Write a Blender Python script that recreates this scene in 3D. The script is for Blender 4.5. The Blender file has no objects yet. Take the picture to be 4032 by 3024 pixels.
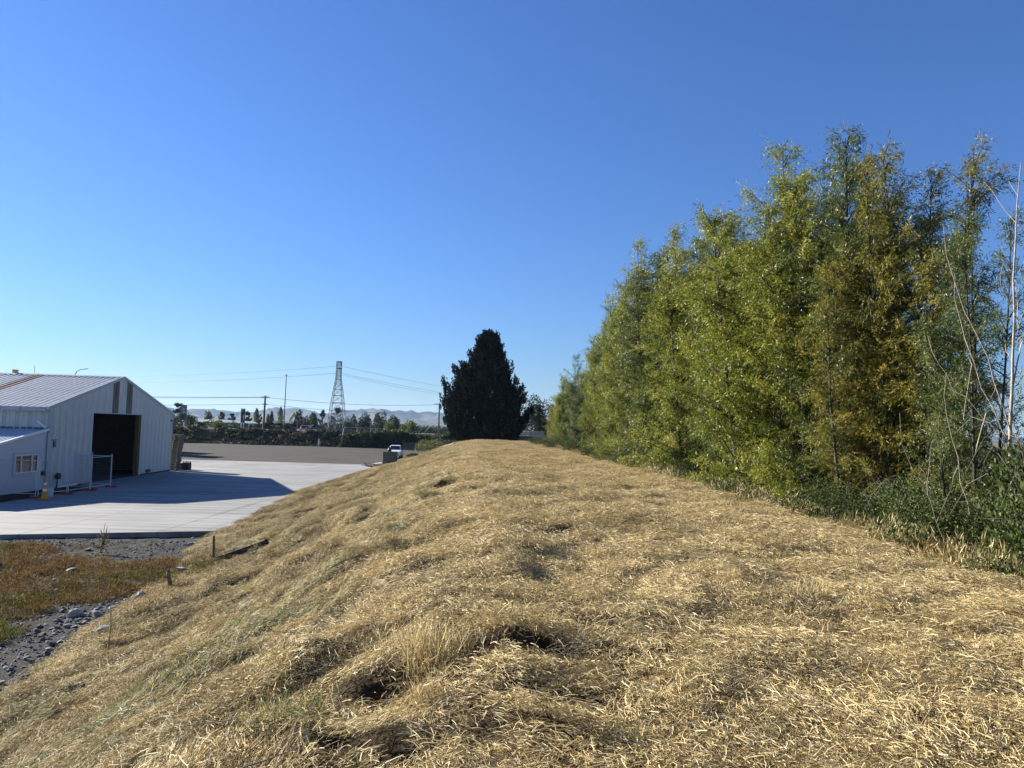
import bpy, math, random
import numpy as np
from mathutils import Matrix, Vector

scene = bpy.context.scene
COL = scene.collection
rng = np.random.default_rng(7)
random.seed(7)
R = math.radians

# ------------------------------------------------------------------ camera
cam_d = bpy.data.cameras.new('camera')
cam_d.lens = 26.0
cam_d.sensor_width = 36.0
cam_d.clip_start = 0.1
cam_d.clip_end = 30000
cam = bpy.data.objects.new('camera', cam_d)
COL.objects.link(cam)
pitch, roll = R(3.5), R(1.55)
fw = Vector((0, math.cos(pitch), math.sin(pitch)))
up = Vector((0, -math.sin(pitch), math.cos(pitch)))
rt = Vector((1, 0, 0))
r2 = rt * math.cos(roll) + up * math.sin(roll)
u2 = up * math.cos(roll) - rt * math.sin(roll)
cam.matrix_world = Matrix(((r2.x, u2.x, -fw.x, 0), (r2.y, u2.y, -fw.y, 0), (r2.z, u2.z, -fw.z, 4.4), (0, 0, 0, 1)))
scene.camera = cam

# ------------------------------------------------------------------ sky and sun
SUN_AZ, SUN_EL = R(-62), R(23)          # left of straight ahead
world = bpy.data.worlds.new('World')
scene.world = world
world.use_nodes = True
wn = world.node_tree
sky = wn.nodes.new('ShaderNodeTexSky')
sky.sky_type = 'NISHITA'
sky.sun_disc = False
sky.sun_elevation = SUN_EL
sky.sun_rotation = SUN_AZ
sky.air_density = 1.3
sky.dust_density = 0.15
sky.ozone_density = 6.0
tintn = wn.nodes.new('ShaderNodeMix')
tintn.data_type = 'RGBA'
tintn.blend_type = 'MULTIPLY'
tintn.inputs['Factor'].default_value = 1
tintn.inputs['B'].default_value = (0.49, 0.645, 0.96, 1)      # white balance of the camera
wn.links.new(sky.outputs[0], tintn.inputs['A'])
bgn = wn.nodes['Background']
wn.links.new(tintn.outputs['Result'], bgn.inputs['Color'])
bgn.inputs['Strength'].default_value = 0.054
sun_d = bpy.data.lights.new('sun', 'SUN')
sun_d.energy = 5.0
sun_d.angle = R(0.53)
sun_d.color = (1.0, 0.945, 0.84)
sun = bpy.data.objects.new('sun', sun_d)
COL.objects.link(sun)
sdir = Vector((math.sin(SUN_AZ) * math.cos(SUN_EL), math.cos(SUN_AZ) * math.cos(SUN_EL), math.sin(SUN_EL)))
sun.rotation_euler = sdir.to_track_quat('Z', 'Y').to_euler()
sun.location = (-60, 40, 60)
scene.view_settings.view_transform = 'Standard'
scene.view_settings.look = 'None'
scene.view_settings.gamma = 1.0
scene.view_settings.use_curve_mapping = False
scene.view_settings.exposure = 1.58
scene.render.engine = 'CYCLES'
cy = scene.cycles
cy.max_bounces = 6
cy.diffuse_bounces = 3
cy.glossy_bounces = 3
cy.transmission_bounces = 4
cy.transparent_max_bounces = 8
cy.volume_bounces = 0
cy.use_denoising = True

# ------------------------------------------------------------------ helpers
MATS = {}


def M(name, base, rough=0.7, metal=0.0, col2=None, nscale=2.0, stretch=(1, 1, 1), amt=1.0, bump=0.0, bscale=20.0, spec=0.4, contrast=(0.35, 0.65), detail=6):
    """plain principled material, optionally mottled between two colours, with fine relief"""
    m = bpy.data.materials.new(name)
    m.use_nodes = True
    t = m.node_tree
    p = t.nodes['Principled BSDF']
    p.inputs['Base Color'].default_value = (*base, 1)
    p.inputs['Roughness'].default_value = rough
    p.inputs['Metallic'].default_value = metal
    p.inputs['Specular IOR Level'].default_value = spec
    tc = t.nodes.new('ShaderNodeTexCoord')
    mp = t.nodes.new('ShaderNodeMapping')
    mp.inputs['Scale'].default_value = stretch
    t.links.new(tc.outputs['Object'], mp.inputs['Vector'])
    if col2:
        n = t.nodes.new('ShaderNodeTexNoise')
        n.inputs['Scale'].default_value = nscale
        n.inputs['Detail'].default_value = detail
        n.inputs['Roughness'].default_value = 0.62
        t.links.new(mp.outputs[0], n.inputs['Vector'])
        cr = t.nodes.new('ShaderNodeValToRGB')
        cr.color_ramp.elements[0].position = contrast[0]
        cr.color_ramp.elements[1].position = contrast[1]
        cr.color_ramp.elements[0].color = (*base, 1)
        cr.color_ramp.elements[1].color = (*[base[i] + (col2[i] - base[i]) * amt for i in range(3)], 1)
        t.links.new(n.outputs['Fac'], cr.inputs['Fac'])
        t.links.new(cr.outputs['Color'], p.inputs['Base Color'])
    if bump:
        n2 = t.nodes.new('ShaderNodeTexNoise')
        n2.inputs['Scale'].default_value = bscale
        n2.inputs['Detail'].default_value = 5
        t.links.new(mp.outputs[0], n2.inputs['Vector'])
        b = t.nodes.new('ShaderNodeBump')
        b.inputs['Strength'].default_value = bump
        b.inputs['Distance'].default_value = 0.054
        t.links.new(n2.outputs['Fac'], b.inputs['Height'])
        t.links.new(b.outputs['Normal'], p.inputs['Normal'])
    MATS[name] = m
    return m


def leaf_mat(name, stops, translucent=0.35, rough=0.5, tint=None, inst=False, spec=0.35):
    """colour picked per leaf from a ramp by the face attribute rnd; some light passes through"""
    m = bpy.data.materials.new(name)
    m.use_nodes = True
    t = m.node_tree
    p = t.nodes['Principled BSDF']
    out = t.nodes['Material Output']
    p.inputs['Roughness'].default_value = rough
    p.inputs['Specular IOR Level'].default_value = spec
    a = t.nodes.new('ShaderNodeAttribute')
    a.attribute_name = 'rnd'
    cr = t.nodes.new('ShaderNodeValToRGB')
    el = cr.color_ramp.elements
    while len(el) < len(stops):
        el.new(0.5)
    for e, (pos, c) in zip(el, stops):
        e.position = pos
        e.color = (*c, 1)
    t.links.new(a.outputs['Fac'], cr.inputs['Fac'])
    col = cr.outputs['Color']
    if tint:
        ti = t.nodes.new('ShaderNodeAttribute')
        ti.attribute_type = 'INSTANCER'
        ti.attribute_name = 'tint'
        mx = t.nodes.new('ShaderNodeMix')
        mx.data_type = 'RGBA'
        mx.blend_type = 'MULTIPLY'
        t.links.new(ti.outputs['Fac'], mx.inputs['Factor'])
        t.links.new(col, mx.inputs['A'])
        mx.inputs['B'].default_value = (*tint, 1)
        col = mx.outputs['Result']
    t.links.new(col, p.inputs['Base Color'])
    if translucent > 0:
        tr = t.nodes.new('ShaderNodeBsdfTranslucent')
        t.links.new(col, tr.inputs['Color'])
        ms = t.nodes.new('ShaderNodeMixShader')
        ms.inputs['Fac'].default_value = translucent
        t.links.new(p.outputs[0], ms.inputs[1])
        t.links.new(tr.outputs[0], ms.inputs[2])
        t.links.new(ms.outputs[0], out.inputs['Surface'])
    MATS[name] = m
    return m


def link(name, data, parent=None, loc=None, rotz=None):
    o = bpy.data.objects.new(name, data)
    COL.objects.link(o)
    if parent is not None:
        o.parent = parent
    if loc is not None:
        o.location = loc
    if rotz is not None:
        o.rotation_euler = (0, 0, rotz)
    return o


def tag(o, label, cat, group=None, kind=None):
    o['label'] = label
    o['category'] = cat
    if group:
        o['group'] = group
    if kind:
        o['kind'] = kind
    return o


def thing(name, label, cat, loc=(0, 0, 0), rotz=0.0, group=None):
    o = link(name, None, None, loc, rotz)
    o.empty_display_size = 0.3
    return tag(o, label, cat, group)


def quad_mesh(name, V, F, mat, rnd=None, smooth=False):
    """numpy verts (n,3) and quads (m,4) to a mesh; rnd is a per-face value"""
    me = bpy.data.meshes.new(name)
    n, m = len(V), len(F)
    me.vertices.add(n)
    me.vertices.foreach_set('co', np.asarray(V, np.float32).ravel())
    me.loops.add(m * 4)
    me.loops.foreach_set('vertex_index', np.asarray(F, np.int32).ravel())
    me.polygons.add(m)
    me.polygons.foreach_set('loop_start', np.arange(0, m * 4, 4, dtype=np.int32))
    if smooth:
        me.polygons.foreach_set('use_smooth', np.ones(m, bool))
    if rnd is not None:
        at = me.attributes.new('rnd', 'FLOAT', 'FACE')
        at.data.foreach_set('value', np.asarray(rnd, np.float32))
    me.update(calc_edges=True)
    if mat:
        me.materials.append(mat)
    return me


class MB:
    """collects boxes, bars, tubes and prisms into one mesh"""

    def __init__(self):
        self.v, self.f = [], []

    def add(self, vs, fs):
        b = len(self.v)
        self.v += [tuple(x) for x in vs]
        self.f += [tuple(i + b for i in f) for f in fs]
        return self

    def box(self, c, s, rot=None):
        hx, hy, hz = s[0] / 2, s[1] / 2, s[2] / 2
        vs = [Vector((x, y, z)) for z in (-hz, hz) for y in (-hy, hy) for x in (-hx, hx)]
        if rot is not None:
            vs = [rot @ p for p in vs]
        c = Vector(c)
        return self.add([p + c for p in vs], [(0, 2, 3, 1), (4, 5, 7, 6), (0, 1, 5, 4), (2, 6, 7, 3), (0, 4, 6, 2), (1, 3, 7, 5)])

    def bar(self, a, b, w, h=None):
        a, b = Vector(a), Vector(b)
        d = b - a
        q = d.to_track_quat('X', 'Z').to_matrix()
        return self.box((a + b) / 2, (d.length, w, h or w), q)

    def tube(self, pts, rad, n=6, cap=True):
        pts = [Vector(p) for p in pts]
        if not hasattr(rad, '__len__'):
            rad = [rad] * len(pts)
        b = len(self.v)
        for i, p in enumerate(pts):
            d = (pts[min(i + 1, len(pts) - 1)] - pts[max(i - 1, 0)])
            q = d.to_track_quat('Z', 'Y').to_matrix()
            for k in range(n):
                a = 2 * math.pi * k / n
                self.v.append(tuple(p + q @ Vector((math.cos(a) * rad[i], math.sin(a) * rad[i], 0))))
        for i in range(len(pts) - 1):
            for k in range(n):
                k2 = (k + 1) % n
                self.f.append((b + i * n + k, b + i * n + k2, b + (i + 1) * n + k2, b + (i + 1) * n + k))
        if cap:
            self.f.append(tuple(b + k for k in reversed(range(n))))
            e = b + (len(pts) - 1) * n
            self.f.append(tuple(e + k for k in range(n)))
        return self

    def lathe(self, prof, n=16, c=(0, 0, 0)):
        return self.tube_profile(prof, n, c)

    def tube_profile(self, prof, n, c):
        b = len(self.v)
        for r, z in prof:
            for k in range(n):
                a = 2 * math.pi * k / n
                self.v.append((c[0] + r * math.cos(a), c[1] + r * math.sin(a), c[2] + z))
        for i in range(len(prof) - 1):
            for k in range(n):
                k2 = (k + 1) % n
                self.f.append((b + i * n + k, b + i * n + k2, b + (i + 1) * n + k2, b + (i + 1) * n + k))
        self.f.append(tuple(b + k for k in reversed(range(n))))
        e = b + (len(prof) - 1) * n
        self.f.append(tuple(e + k for k in range(n)))
        return self

    def prism(self, poly, a, b, axis='x'):
        """polygon in the plane across axis, extruded from a to b"""
        n = len(poly)

        def P(p, t):
            return {'x': (t, p[0], p[1]), 'y': (p[0], t, p[1]), 'z': (p[0], p[1], t)}[axis]
        vs = [P(p, a) for p in poly] + [P(p, b) for p in poly]
        fs = [tuple(range(n)), tuple(range(2 * n - 1, n - 1, -1))]
        fs += [(i, i + n, (i + 1) % n + n, (i + 1) % n) for i in range(n)]
        return self.add(vs, fs)

    def mesh(self, name, mat):
        me = bpy.data.meshes.new(name)
        me.from_pydata(self.v, [], self.f)
        import bmesh
        bm = bmesh.new()
        bm.from_mesh(me)
        bmesh.ops.recalc_face_normals(bm, faces=bm.faces)
        bm.to_mesh(me)
        bm.free()
        if mat:
            me.materials.append(mat)
        return me

    def obj(self, name, mat, parent=None, bevel=0.0):
        o = link(name, self.mesh(name, mat), parent)
        if bevel:
            b = o.modifiers.new('bevel', 'BEVEL')
            b.width = bevel
            b.segments = 2
        return o


def copy_tree(o, parent=None):
    c = o.copy()
    COL.objects.link(c)
    if parent is not None:
        c.parent = parent
    for ch in list(o.children):
        copy_tree(ch, c)
    return c


def hash2(ix, iy, seed):
    h = (ix.astype(np.int64) * 374761393 + iy.astype(np.int64) * 668265263 + seed * 974634777) & 0x7fffffff
    h = ((h ^ (h >> 13)) * 1274126177) & 0x7fffffff
    return ((h ^ (h >> 16)) & 0xffff) / 65535.0


def noise2(x, y, seed=0):
    x, y = np.asarray(x, float), np.asarray(y, float)
    ix, iy = np.floor(x), np.floor(y)
    fx, fy = x - ix, y - iy
    fx, fy = fx * fx * (3 - 2 * fx), fy * fy * (3 - 2 * fy)
    ix, iy = ix.astype(int), iy.astype(int)
    a, b = hash2(ix, iy, seed), hash2(ix + 1, iy, seed)
    c, d = hash2(ix, iy + 1, seed), hash2(ix + 1, iy + 1, seed)
    return (a + (b - a) * fx) * (1 - fy) + (c + (d - c) * fx) * fy - 0.5


def sstep(a, b, x):
    t = np.clip((np.asarray(x, float) - a) / (b - a), 0, 1)
    return t * t * (3 - 2 * t)


def grid_mesh(name, xs, ys, zf, mat, smooth=True):
    X, Y = np.meshgrid(xs, ys)
    Z = zf(X, Y)
    V = np.stack([X, Y, Z], -1).reshape(-1, 3)
    nx, ny = len(xs), len(ys)
    i = (np.arange(ny - 1)[:, None] * nx + np.arange(nx - 1)[None]).ravel()
    F = np.stack([i, i + 1, i + nx + 1, i + nx], -1)
    return quad_mesh(name, V, F, mat, smooth=smooth)


def frames(N, yaw):
    """rotation angles that stand local z on the normals N, turned by yaw"""
    N = N / np.linalg.norm(N, axis=1, keepdims=True)
    a = np.stack([np.cos(yaw), np.sin(yaw), np.zeros_like(yaw)], -1)
    x = a - N * (a * N).sum(1, keepdims=True)
    x /= np.linalg.norm(x, axis=1, keepdims=True)
    y = np.cross(N, x)
    return np.stack([np.arctan2(y[:, 2], N[:, 2]), np.arcsin(np.clip(-x[:, 2], -1, 1)), np.arctan2(x[:, 1], x[:, 0])], -1)


def scatter(name, P, rot, scl, pick, tint, protos, parent=None):
    """one object that stands copies of the small meshes on its points (geometry nodes)"""
    me = bpy.data.meshes.new(name)
    n = len(P)
    me.vertices.add(n)
    me.vertices.foreach_set('co', np.asarray(P, np.float32).ravel())
    for nm, ty, arr, key in (('rot', 'FLOAT_VECTOR', rot, 'vector'), ('scl', 'FLOAT', scl, 'value'), ('pick', 'INT', pick, 'value'), ('tint', 'FLOAT', tint, 'value')):
        at = me.attributes.new(nm, ty, 'POINT')
        at.data.foreach_set(key, np.asarray(arr, np.int32 if ty == 'INT' else np.float32).ravel())
    o = link(name, me, parent)
    ng = bpy.data.node_groups.new(name, 'GeometryNodeTree')
    ng.interface.new_socket('Geometry', in_out='INPUT', socket_type='NodeSocketGeometry')
    ng.interface.new_socket('Geometry', in_out='OUTPUT', socket_type='NodeSocketGeometry')
    gi, go = ng.nodes.new('NodeGroupInput'), ng.nodes.new('NodeGroupOutput')
    mp = ng.nodes.new('GeometryNodeMeshToPoints')
    ip = ng.nodes.new('GeometryNodeInstanceOnPoints')
    jg = ng.nodes.new('GeometryNodeJoinGeometry')
    ng.links.new(gi.outputs[0], mp.inputs[0])
    ng.links.new(mp.outputs[0], ip.inputs['Points'])
    for pr in reversed(protos):       # the last link made comes first in the join
        oi = ng.nodes.new('GeometryNodeObjectInfo')
        oi.inputs['Object'].default_value = pr
        oi.inputs['As Instance'].default_value = True
        ng.links.new(oi.outputs['Geometry'], jg.inputs[0])
    ng.links.new(jg.outputs[0], ip.inputs['Instance'])
    ip.inputs['Pick Instance'].default_value = True
    for nm, ty, sock in (('rot', 'FLOAT_VECTOR', 'Rotation'), ('scl', 'FLOAT', 'Scale'), ('pick', 'INT', 'Instance Index')):
        na = ng.nodes.new('GeometryNodeInputNamedAttribute')
        na.data_type = ty
        na.inputs['Name'].default_value = nm
        ng.links.new([s for s in na.outputs if s.enabled][0], ip.inputs[sock])
    ng.links.new(ip.outputs[0], go.inputs[0])
    md = o.modifiers.new('scatter', 'NODES')
    md.node_group = ng
    o['kind'] = 'stuff'
    return o


def proto(name, me):
    return bpy.data.objects.new(name, me)      # never linked: only a source for scatter()


# ------------------------------------------------------------------ materials
def scuff(m):
    """broad stains and thin dark scuffs worked into a slab's colour"""
    t = m.node_tree
    p = t.nodes['Principled BSDF']
    col = p.inputs['Base Color'].links[0].from_socket
    tc = t.nodes.new('ShaderNodeTexCoord')
    for sc_, st, lo, hi, dark in ((0.16, (1, 1, 1), .40, .62, .80), (1.3, (.10, 3.2, 1), .60, .70, .70), (.7, (2.2, .06, 1), .62, .70, .78)):
        mp = t.nodes.new('ShaderNodeMapping')
        mp.inputs['Scale'].default_value = st
        t.links.new(tc.outputs['Object'], mp.inputs['Vector'])
        n = t.nodes.new('ShaderNodeTexNoise')
        n.inputs['Scale'].default_value = sc_
        n.inputs['Detail'].default_value = 7
        t.links.new(mp.outputs[0], n.inputs['Vector'])
        r = t.nodes.new('ShaderNodeMapRange')
        r.inputs['From Min'].default_value, r.inputs['From Max'].default_value = lo, hi
        r.inputs['To Min'].default_value, r.inputs['To Max'].default_value = 1.0, dark
        t.links.new(n.outputs['Fac'], r.inputs['Value'])
        mx = t.nodes.new('ShaderNodeMix')
        mx.data_type = 'RGBA'
        mx.blend_type = 'MULTIPLY'
        mx.inputs['Factor'].default_value = 1
        t.links.new(col, mx.inputs['A'])
        t.links.new(r.outputs['Result'], mx.inputs['B'])
        col = mx.outputs['Result']
    t.links.new(col, p.inputs['Base Color'])


M('soil', (0.028, 0.021, 0.012), 0.95, col2=(0.075, 0.055, 0.029), nscale=2.6, bump=0.8, bscale=30, spec=0.05)
M('ground_dry', (0.15, 0.14, 0.075), 0.95, col2=(0.10, 0.12, 0.05), nscale=0.02, spec=0.05)
M('rough_soil', (0.035, 0.034, 0.031), 0.95, col2=(0.085, 0.081, 0.072), nscale=3.5, bump=1.0, bscale=26, spec=0.05)
M('gravel', (0.048, 0.045, 0.039), 0.95, col2=(0.105, 0.10, 0.086), nscale=0.5, stretch=(0.3, 2.2, 1), bump=0.6, bscale=6, detail=9, contrast=(0.3, 0.7), spec=0.05)
M('concrete', (0.13, 0.128, 0.12), 0.8, col2=(0.262, 0.257, 0.243), nscale=0.9, stretch=(0.14, 2.0, 1), bump=0.15, bscale=30, detail=10, contrast=(0.30, 0.56))
scuff(MATS['concrete'])
M('concrete_block', (0.075, 0.072, 0.064), 0.9, col2=(0.13, 0.125, 0.11), nscale=2.2, stretch=(0.5, 0.5, 3), bump=0.2)
M('asphalt', (0.06, 0.06, 0.06), 0.9, col2=(0.085, 0.085, 0.085), nscale=3)
M('zinc', (0.48, 0.49, 0.50), 0.45, 0.2, col2=(0.40, 0.41, 0.42), nscale=0.9, stretch=(0.4, 3, 1))
M('cladding', (0.72, 0.72, 0.675), 0.6, 0.0, col2=(0.48, 0.485, 0.44), nscale=0.9, stretch=(3.5, 3.5, 0.22), contrast=(0.3, 0.7))
M('stained_sheet', (0.07, 0.058, 0.032), 0.6, col2=(0.23, 0.22, 0.18), nscale=2.4, stretch=(3, 3, 0.22))
M('rusty_sheet', (0.11, 0.06, 0.035), 0.7, col2=(0.24, 0.16, 0.11), nscale=1.6)
M('annex_white', (0.56, 0.56, 0.56), 0.6)
M('white_paint', (0.80, 0.80, 0.79), 0.4)
M('trim', (0.42, 0.44, 0.45), 0.5)
M('glass_dark', (0.015, 0.017, 0.018), 0.03, spec=0.9)
M('ochre_timber', (0.10, 0.062, 0.025), 0.8, col2=(0.15, 0.095, 0.035), nscale=2, stretch=(4, 4, 0.4))
M('timber_grey', (0.075, 0.066, 0.055), 0.8, col2=(0.15, 0.133, 0.11), nscale=4, stretch=(1, 1, 4))
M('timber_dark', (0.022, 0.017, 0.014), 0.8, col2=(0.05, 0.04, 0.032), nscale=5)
M('pole_wood', (0.085, 0.062, 0.06), 0.85, col2=(0.15, 0.115, 0.105), nscale=3, stretch=(4, 4, 0.3))
M('galv', (0.50, 0.52, 0.54), 0.4, 0.6)
M('galv_dull', (0.13, 0.145, 0.16), 0.6, 0.0)
M('galv_mid', (0.55, 0.57, 0.60), 0.5, 0.0)
M('dark_metal', (0.035, 0.037, 0.04), 0.5, 0.3)
M('black_plastic', (0.012, 0.012, 0.014), 0.45)
M('red_plastic', (0.36, 0.05, 0.02), 0.6)
M('amber_plastic', (0.72, 0.26, 0.012), 0.5)
M('orange_plastic', (0.78, 0.15, 0.03), 0.5)
M('yellow_paint', (0.50, 0.31, 0.085), 0.6)
M('green_sign', (0.02, 0.085, 0.055), 0.5)
M('grey_sign', (0.20, 0.20, 0.23), 0.5)
M('car_white', (0.80, 0.81, 0.82), 0.22, spec=0.6)
M('car_grey', (0.14, 0.15, 0.16), 0.25, 0.4, spec=0.6)
M('blue_wall', (0.06, 0.10, 0.16), 0.6)
M('pale_roof', (0.16, 0.20, 0.20), 0.6, 0.0)
M('rubber', (0.02, 0.02, 0.02), 0.85)
M('lamp_glass', (0.7, 0.7, 0.68), 0.15)
M('stone', (0.13, 0.13, 0.125), 0.9, col2=(0.24, 0.24, 0.23), nscale=3, bump=0.3)
M('pale_stone', (0.28, 0.28, 0.26), 0.9, col2=(0.42, 0.42, 0.39), nscale=3, bump=0.3)
M('dark_stone', (0.07, 0.07, 0.068), 0.9, col2=(0.12, 0.12, 0.118), nscale=4, bump=0.3)
M('bark', (0.04, 0.034, 0.025), 0.9, col2=(0.085, 0.07, 0.05), nscale=5, stretch=(3, 3, 0.6), bump=0.5)
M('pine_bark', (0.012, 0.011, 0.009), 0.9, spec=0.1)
M('pale_bark', (0.34, 0.28, 0.21), 0.8, col2=(0.17, 0.13, 0.09), nscale=3.2, stretch=(1.2, 1.2, 1.6), bump=0.4, contrast=(0.45, 0.7))
M('dead_twig', (0.22, 0.185, 0.14), 0.85, col2=(0.12, 0.10, 0.07), nscale=5)
M('hill_grass', (0.075, 0.060, 0.042), 0.95, col2=(0.030, 0.032, 0.024), nscale=0.004, detail=8, contrast=(0.42, 0.62), spec=0.05)

leaf_mat('straw', [(0.0, (0.065, 0.045, 0.02)), (0.26, (0.30, 0.21, 0.085)), (0.58, (0.60, 0.47, 0.215)), (1.0, (0.86, 0.73, 0.44))], 0.15, 0.6, tint=(0.40, 0.37, 0.25), spec=0.2)
leaf_mat('grass_green', [(0.0, (0.07, 0.08, 0.025)), (0.5, (0.17, 0.17, 0.06)), (1.0, (0.50, 0.43, 0.20))], 0.3, 0.55)
leaf_mat('willow', [(0.0, (0.055, 0.078, 0.008)), (0.45, (0.16, 0.185, 0.018)), (0.8, (0.29, 0.29, 0.035)), (1.0, (0.46, 0.42, 0.11))], 0.42, 0.42)
leaf_mat('willow_blue', [(0.0, (0.030, 0.050, 0.012)), (0.5, (0.085, 0.115, 0.022)), (0.85, (0.17, 0.195, 0.05)), (1.0, (0.30, 0.31, 0.12))], 0.38, 0.42)
leaf_mat('willow_yellow', [(0.0, (0.055, 0.065, 0.010)), (0.4, (0.155, 0.15, 0.02)), (0.75, (0.31, 0.25, 0.032)), (1.0, (0.42, 0.30, 0.06))], 0.42, 0.45)
leaf_mat('bramble', [(0.0, (0.016, 0.024, 0.008)), (0.45, (0.048, 0.070, 0.016)), (0.8, (0.10, 0.135, 0.032)), (1.0, (0.21, 0.20, 0.085))], 0.3, 0.6, spec=0.15)
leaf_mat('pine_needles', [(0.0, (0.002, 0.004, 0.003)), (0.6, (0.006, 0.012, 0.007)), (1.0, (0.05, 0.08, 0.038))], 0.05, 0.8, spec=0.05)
leaf_mat('far_green', [(0.0, (0.022, 0.036, 0.012)), (0.6, (0.055, 0.075, 0.022)), (1.0, (0.11, 0.125, 0.04))], 0.25, 0.6)
leaf_mat('far_dark', [(0.0, (0.012, 0.020, 0.010)), (0.6, (0.030, 0.042, 0.018)), (1.0, (0.055, 0.07, 0.03))], 0.15, 0.6)
leaf_mat('far_bright', [(0.0, (0.045, 0.06, 0.014)), (0.6, (0.12, 0.14, 0.03)), (1.0, (0.22, 0.22, 0.06))], 0.35, 0.6)
leaf_mat('scrub', [(0.0, (0.012, 0.012, 0.008)), (0.5, (0.05, 0.042, 0.024)), (0.8, (0.13, 0.115, 0.055)), (1.0, (0.30, 0.26, 0.16))], 0.2, 0.7, tint=(0.75, 0.92, 0.55))
leaf_mat('rust_weed', [(0.0, (0.04, 0.022, 0.010)), (0.5, (0.16, 0.088, 0.030)), (1.0, (0.36, 0.25, 0.10))], 0.25, 0.7, tint=(0.55, 0.95, 0.5), spec=0.1)
leaf_mat('lime_weed', [(0.0, (0.08, 0.11, 0.02)), (1.0, (0.22, 0.25, 0.05))], 0.4, 0.5)

# ------------------------------------------------------------------ shape of the land
XT_Y = [-20, 0, 12.4, 17.1, 22.2, 30.5, 48.4, 76, 117, 150]
XT_X = [-5.6, -6.3, -7.45, -8.4, -9.05, -11.35, -13.5, -14.0, -14.5, -15]
XR_Y = [-20, 0, 9, 15, 20, 30, 52, 92, 112, 150]
XR_X = [5.8, 6.0, 6.25, 6.6, 6.75, 6.1, 5.1, 2.8, 1.6, 1]
XC_Y = [-20, 22, 46, 92, 112]
XC_X = [0.2, 0.2, -0.9, -3.6, -4.5]


def xt(y): return np.interp(y, XT_Y, XT_X)
def xr(y): return np.interp(y, XR_Y, XR_X)
def xc(y): return np.interp(y, XC_Y, XC_X)


PITS = [(-1.52, 5.0, .22, .12), (-1.28, 5.3, .2, .12), (-1.05, 5.75, .25, .11), (-.95, 6.2, .2, .09), (-1.3, 6.3, .2, .08), (2.92, 8.08, .24, .10), (-2.7, 25.9, .6, .14),
        (-2.32, 13.08, .35, .1), (-.3, 7.1, .25, .08), (.15, 6.9, .22, .08), (2.9, 5.0, .2, .06), (-3.7, 20.9, .7, .22), (-6.4, 24.1, .8, .28), (-4.3, 41, .9, .25), (-2.4, 9.6, .35, .1), (-3.6, 7.6, .35, .1), (1.4, 10.5, .4, .08), (-5.2, 13.4, .4, .1)]
MOUNDS = [(-1.75, 5.15, .3, .10), (-1.5, 5.6, .3, .10), (-1.25, 6.2, .3, .09), (-.75, 5.3, .35, .08), (2.6, 8.35, .4, .07), (-5.9, 23.6, 1.0, .3), (-3.3, 20.3, .8, .2), (-3.9, 40.2, 1.0, .22), (-7.0, 27.5, 1.4, .28), (-2.2, 9.9, .5, .08)]

PITS = [(a, b, r, d * (.55 if b < 7 else .8)) for a, b, r, d in PITS]
_pr = np.random.default_rng(303)
for _k in range(150):
    _y = 3.6 + 20 * _pr.uniform(0, 1) ** 1.4
    _x = _pr.uniform(-.45, .22) * _y - .2
    _r = _pr.uniform(.06, .15) * (1 + _y / 16)
    PITS.append((_x, _y, _r, _r * _pr.uniform(.45, .8)))
    MOUNDS.append((_x - _r * _pr.uniform(.7, 1.6), _y + _r * _pr.uniform(.3, 1.3), _r * _pr.uniform(1.0, 1.8), _r * _pr.uniform(.3, .6)))
for _k in range(45):
    _y = _pr.uniform(9, 45)
    _x = np.interp(_y, XT_Y, XT_X) * _pr.uniform(.2, .9)
    PITS.append((_x, _y, _pr.uniform(.3, .7), _pr.uniform(.08, .2)))
    MOUNDS.append((_x - _pr.uniform(.2, .6), _y + _pr.uniform(.1, .5), _pr.uniform(.3, .8), _pr.uniform(.06, .18)))


def bank_base(x, y):
    c, l, r = xc(y), xt(y), xr(y)
    zc = 2.82 - 0.022 * np.clip(x, -2, 6) + 0.10 * noise2(x / 5, y / 9, 3)
    zc = zc - 1.0 * sstep(94, 112, y)
    s = np.clip((c - x) / (c - l), 0, 1.35)
    zl = zc * (1 - sstep(0.03, 1.07, s)) - 0.55 * sstep(0.97, 1.25, s)
    q = (x - (r - 0.8)) / 6.0
    zr = zc - (zc - 0.25) * sstep(0.0, 1.0, q)
    return np.where(x < c, zl, zr)


def bank_z(x, y):
    z = bank_base(x, y)
    c, l = xc(y), xt(y)
    left = sstep(0.15, 0.5, (c - x) / (c - l))
    fade = 1 - sstep(0.9, 1.02, (c - x) / (c - l))
    n = 0.14 * noise2(x / 1.1, y / 1.3, 11) + 0.15 * noise2(x / .42, y / .5, 12) - 0.10 * np.abs(noise2(x / .8 + y / 2.5, y / 1.6, 14)) + 0.05 * noise2(x / .17, y / .17, 13)
    n2 = 0.16 * noise2(x / 1.7, y / 2.1, 21) + 0.10 * noise2(x / .7, y / .8, 22)
    z = z + (n * (0.75 + 0.6 * left) + n2 * left) * fade
    for px, py, r, d in PITS:
        z = z - d * np.exp(-((x - px) ** 2 + (y - py) ** 2) / (r * r))
    for px, py, r, d in MOUNDS:
        z = z + d * np.exp(-((x - px) ** 2 + (y - py) ** 2) / (r * r))
    return z


def bank_n(x, y, e=0.12):
    dx = (bank_z(x + e, y) - bank_z(x - e, y)) / (2 * e)
    dy = (bank_z(x, y + e) - bank_z(x, y - e)) / (2 * e)
    return np.stack([-dx, -dy, np.ones_like(dx)], -1)


ROAD_Z = 2.85


def ground_z(x, y):
    emb = sstep(147.5, 155.5, y)
    far = sstep(168, 182, y)
    z = -0.32 + (ROAD_Z + 0.27) * emb - 2.05 * far
    return z


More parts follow.
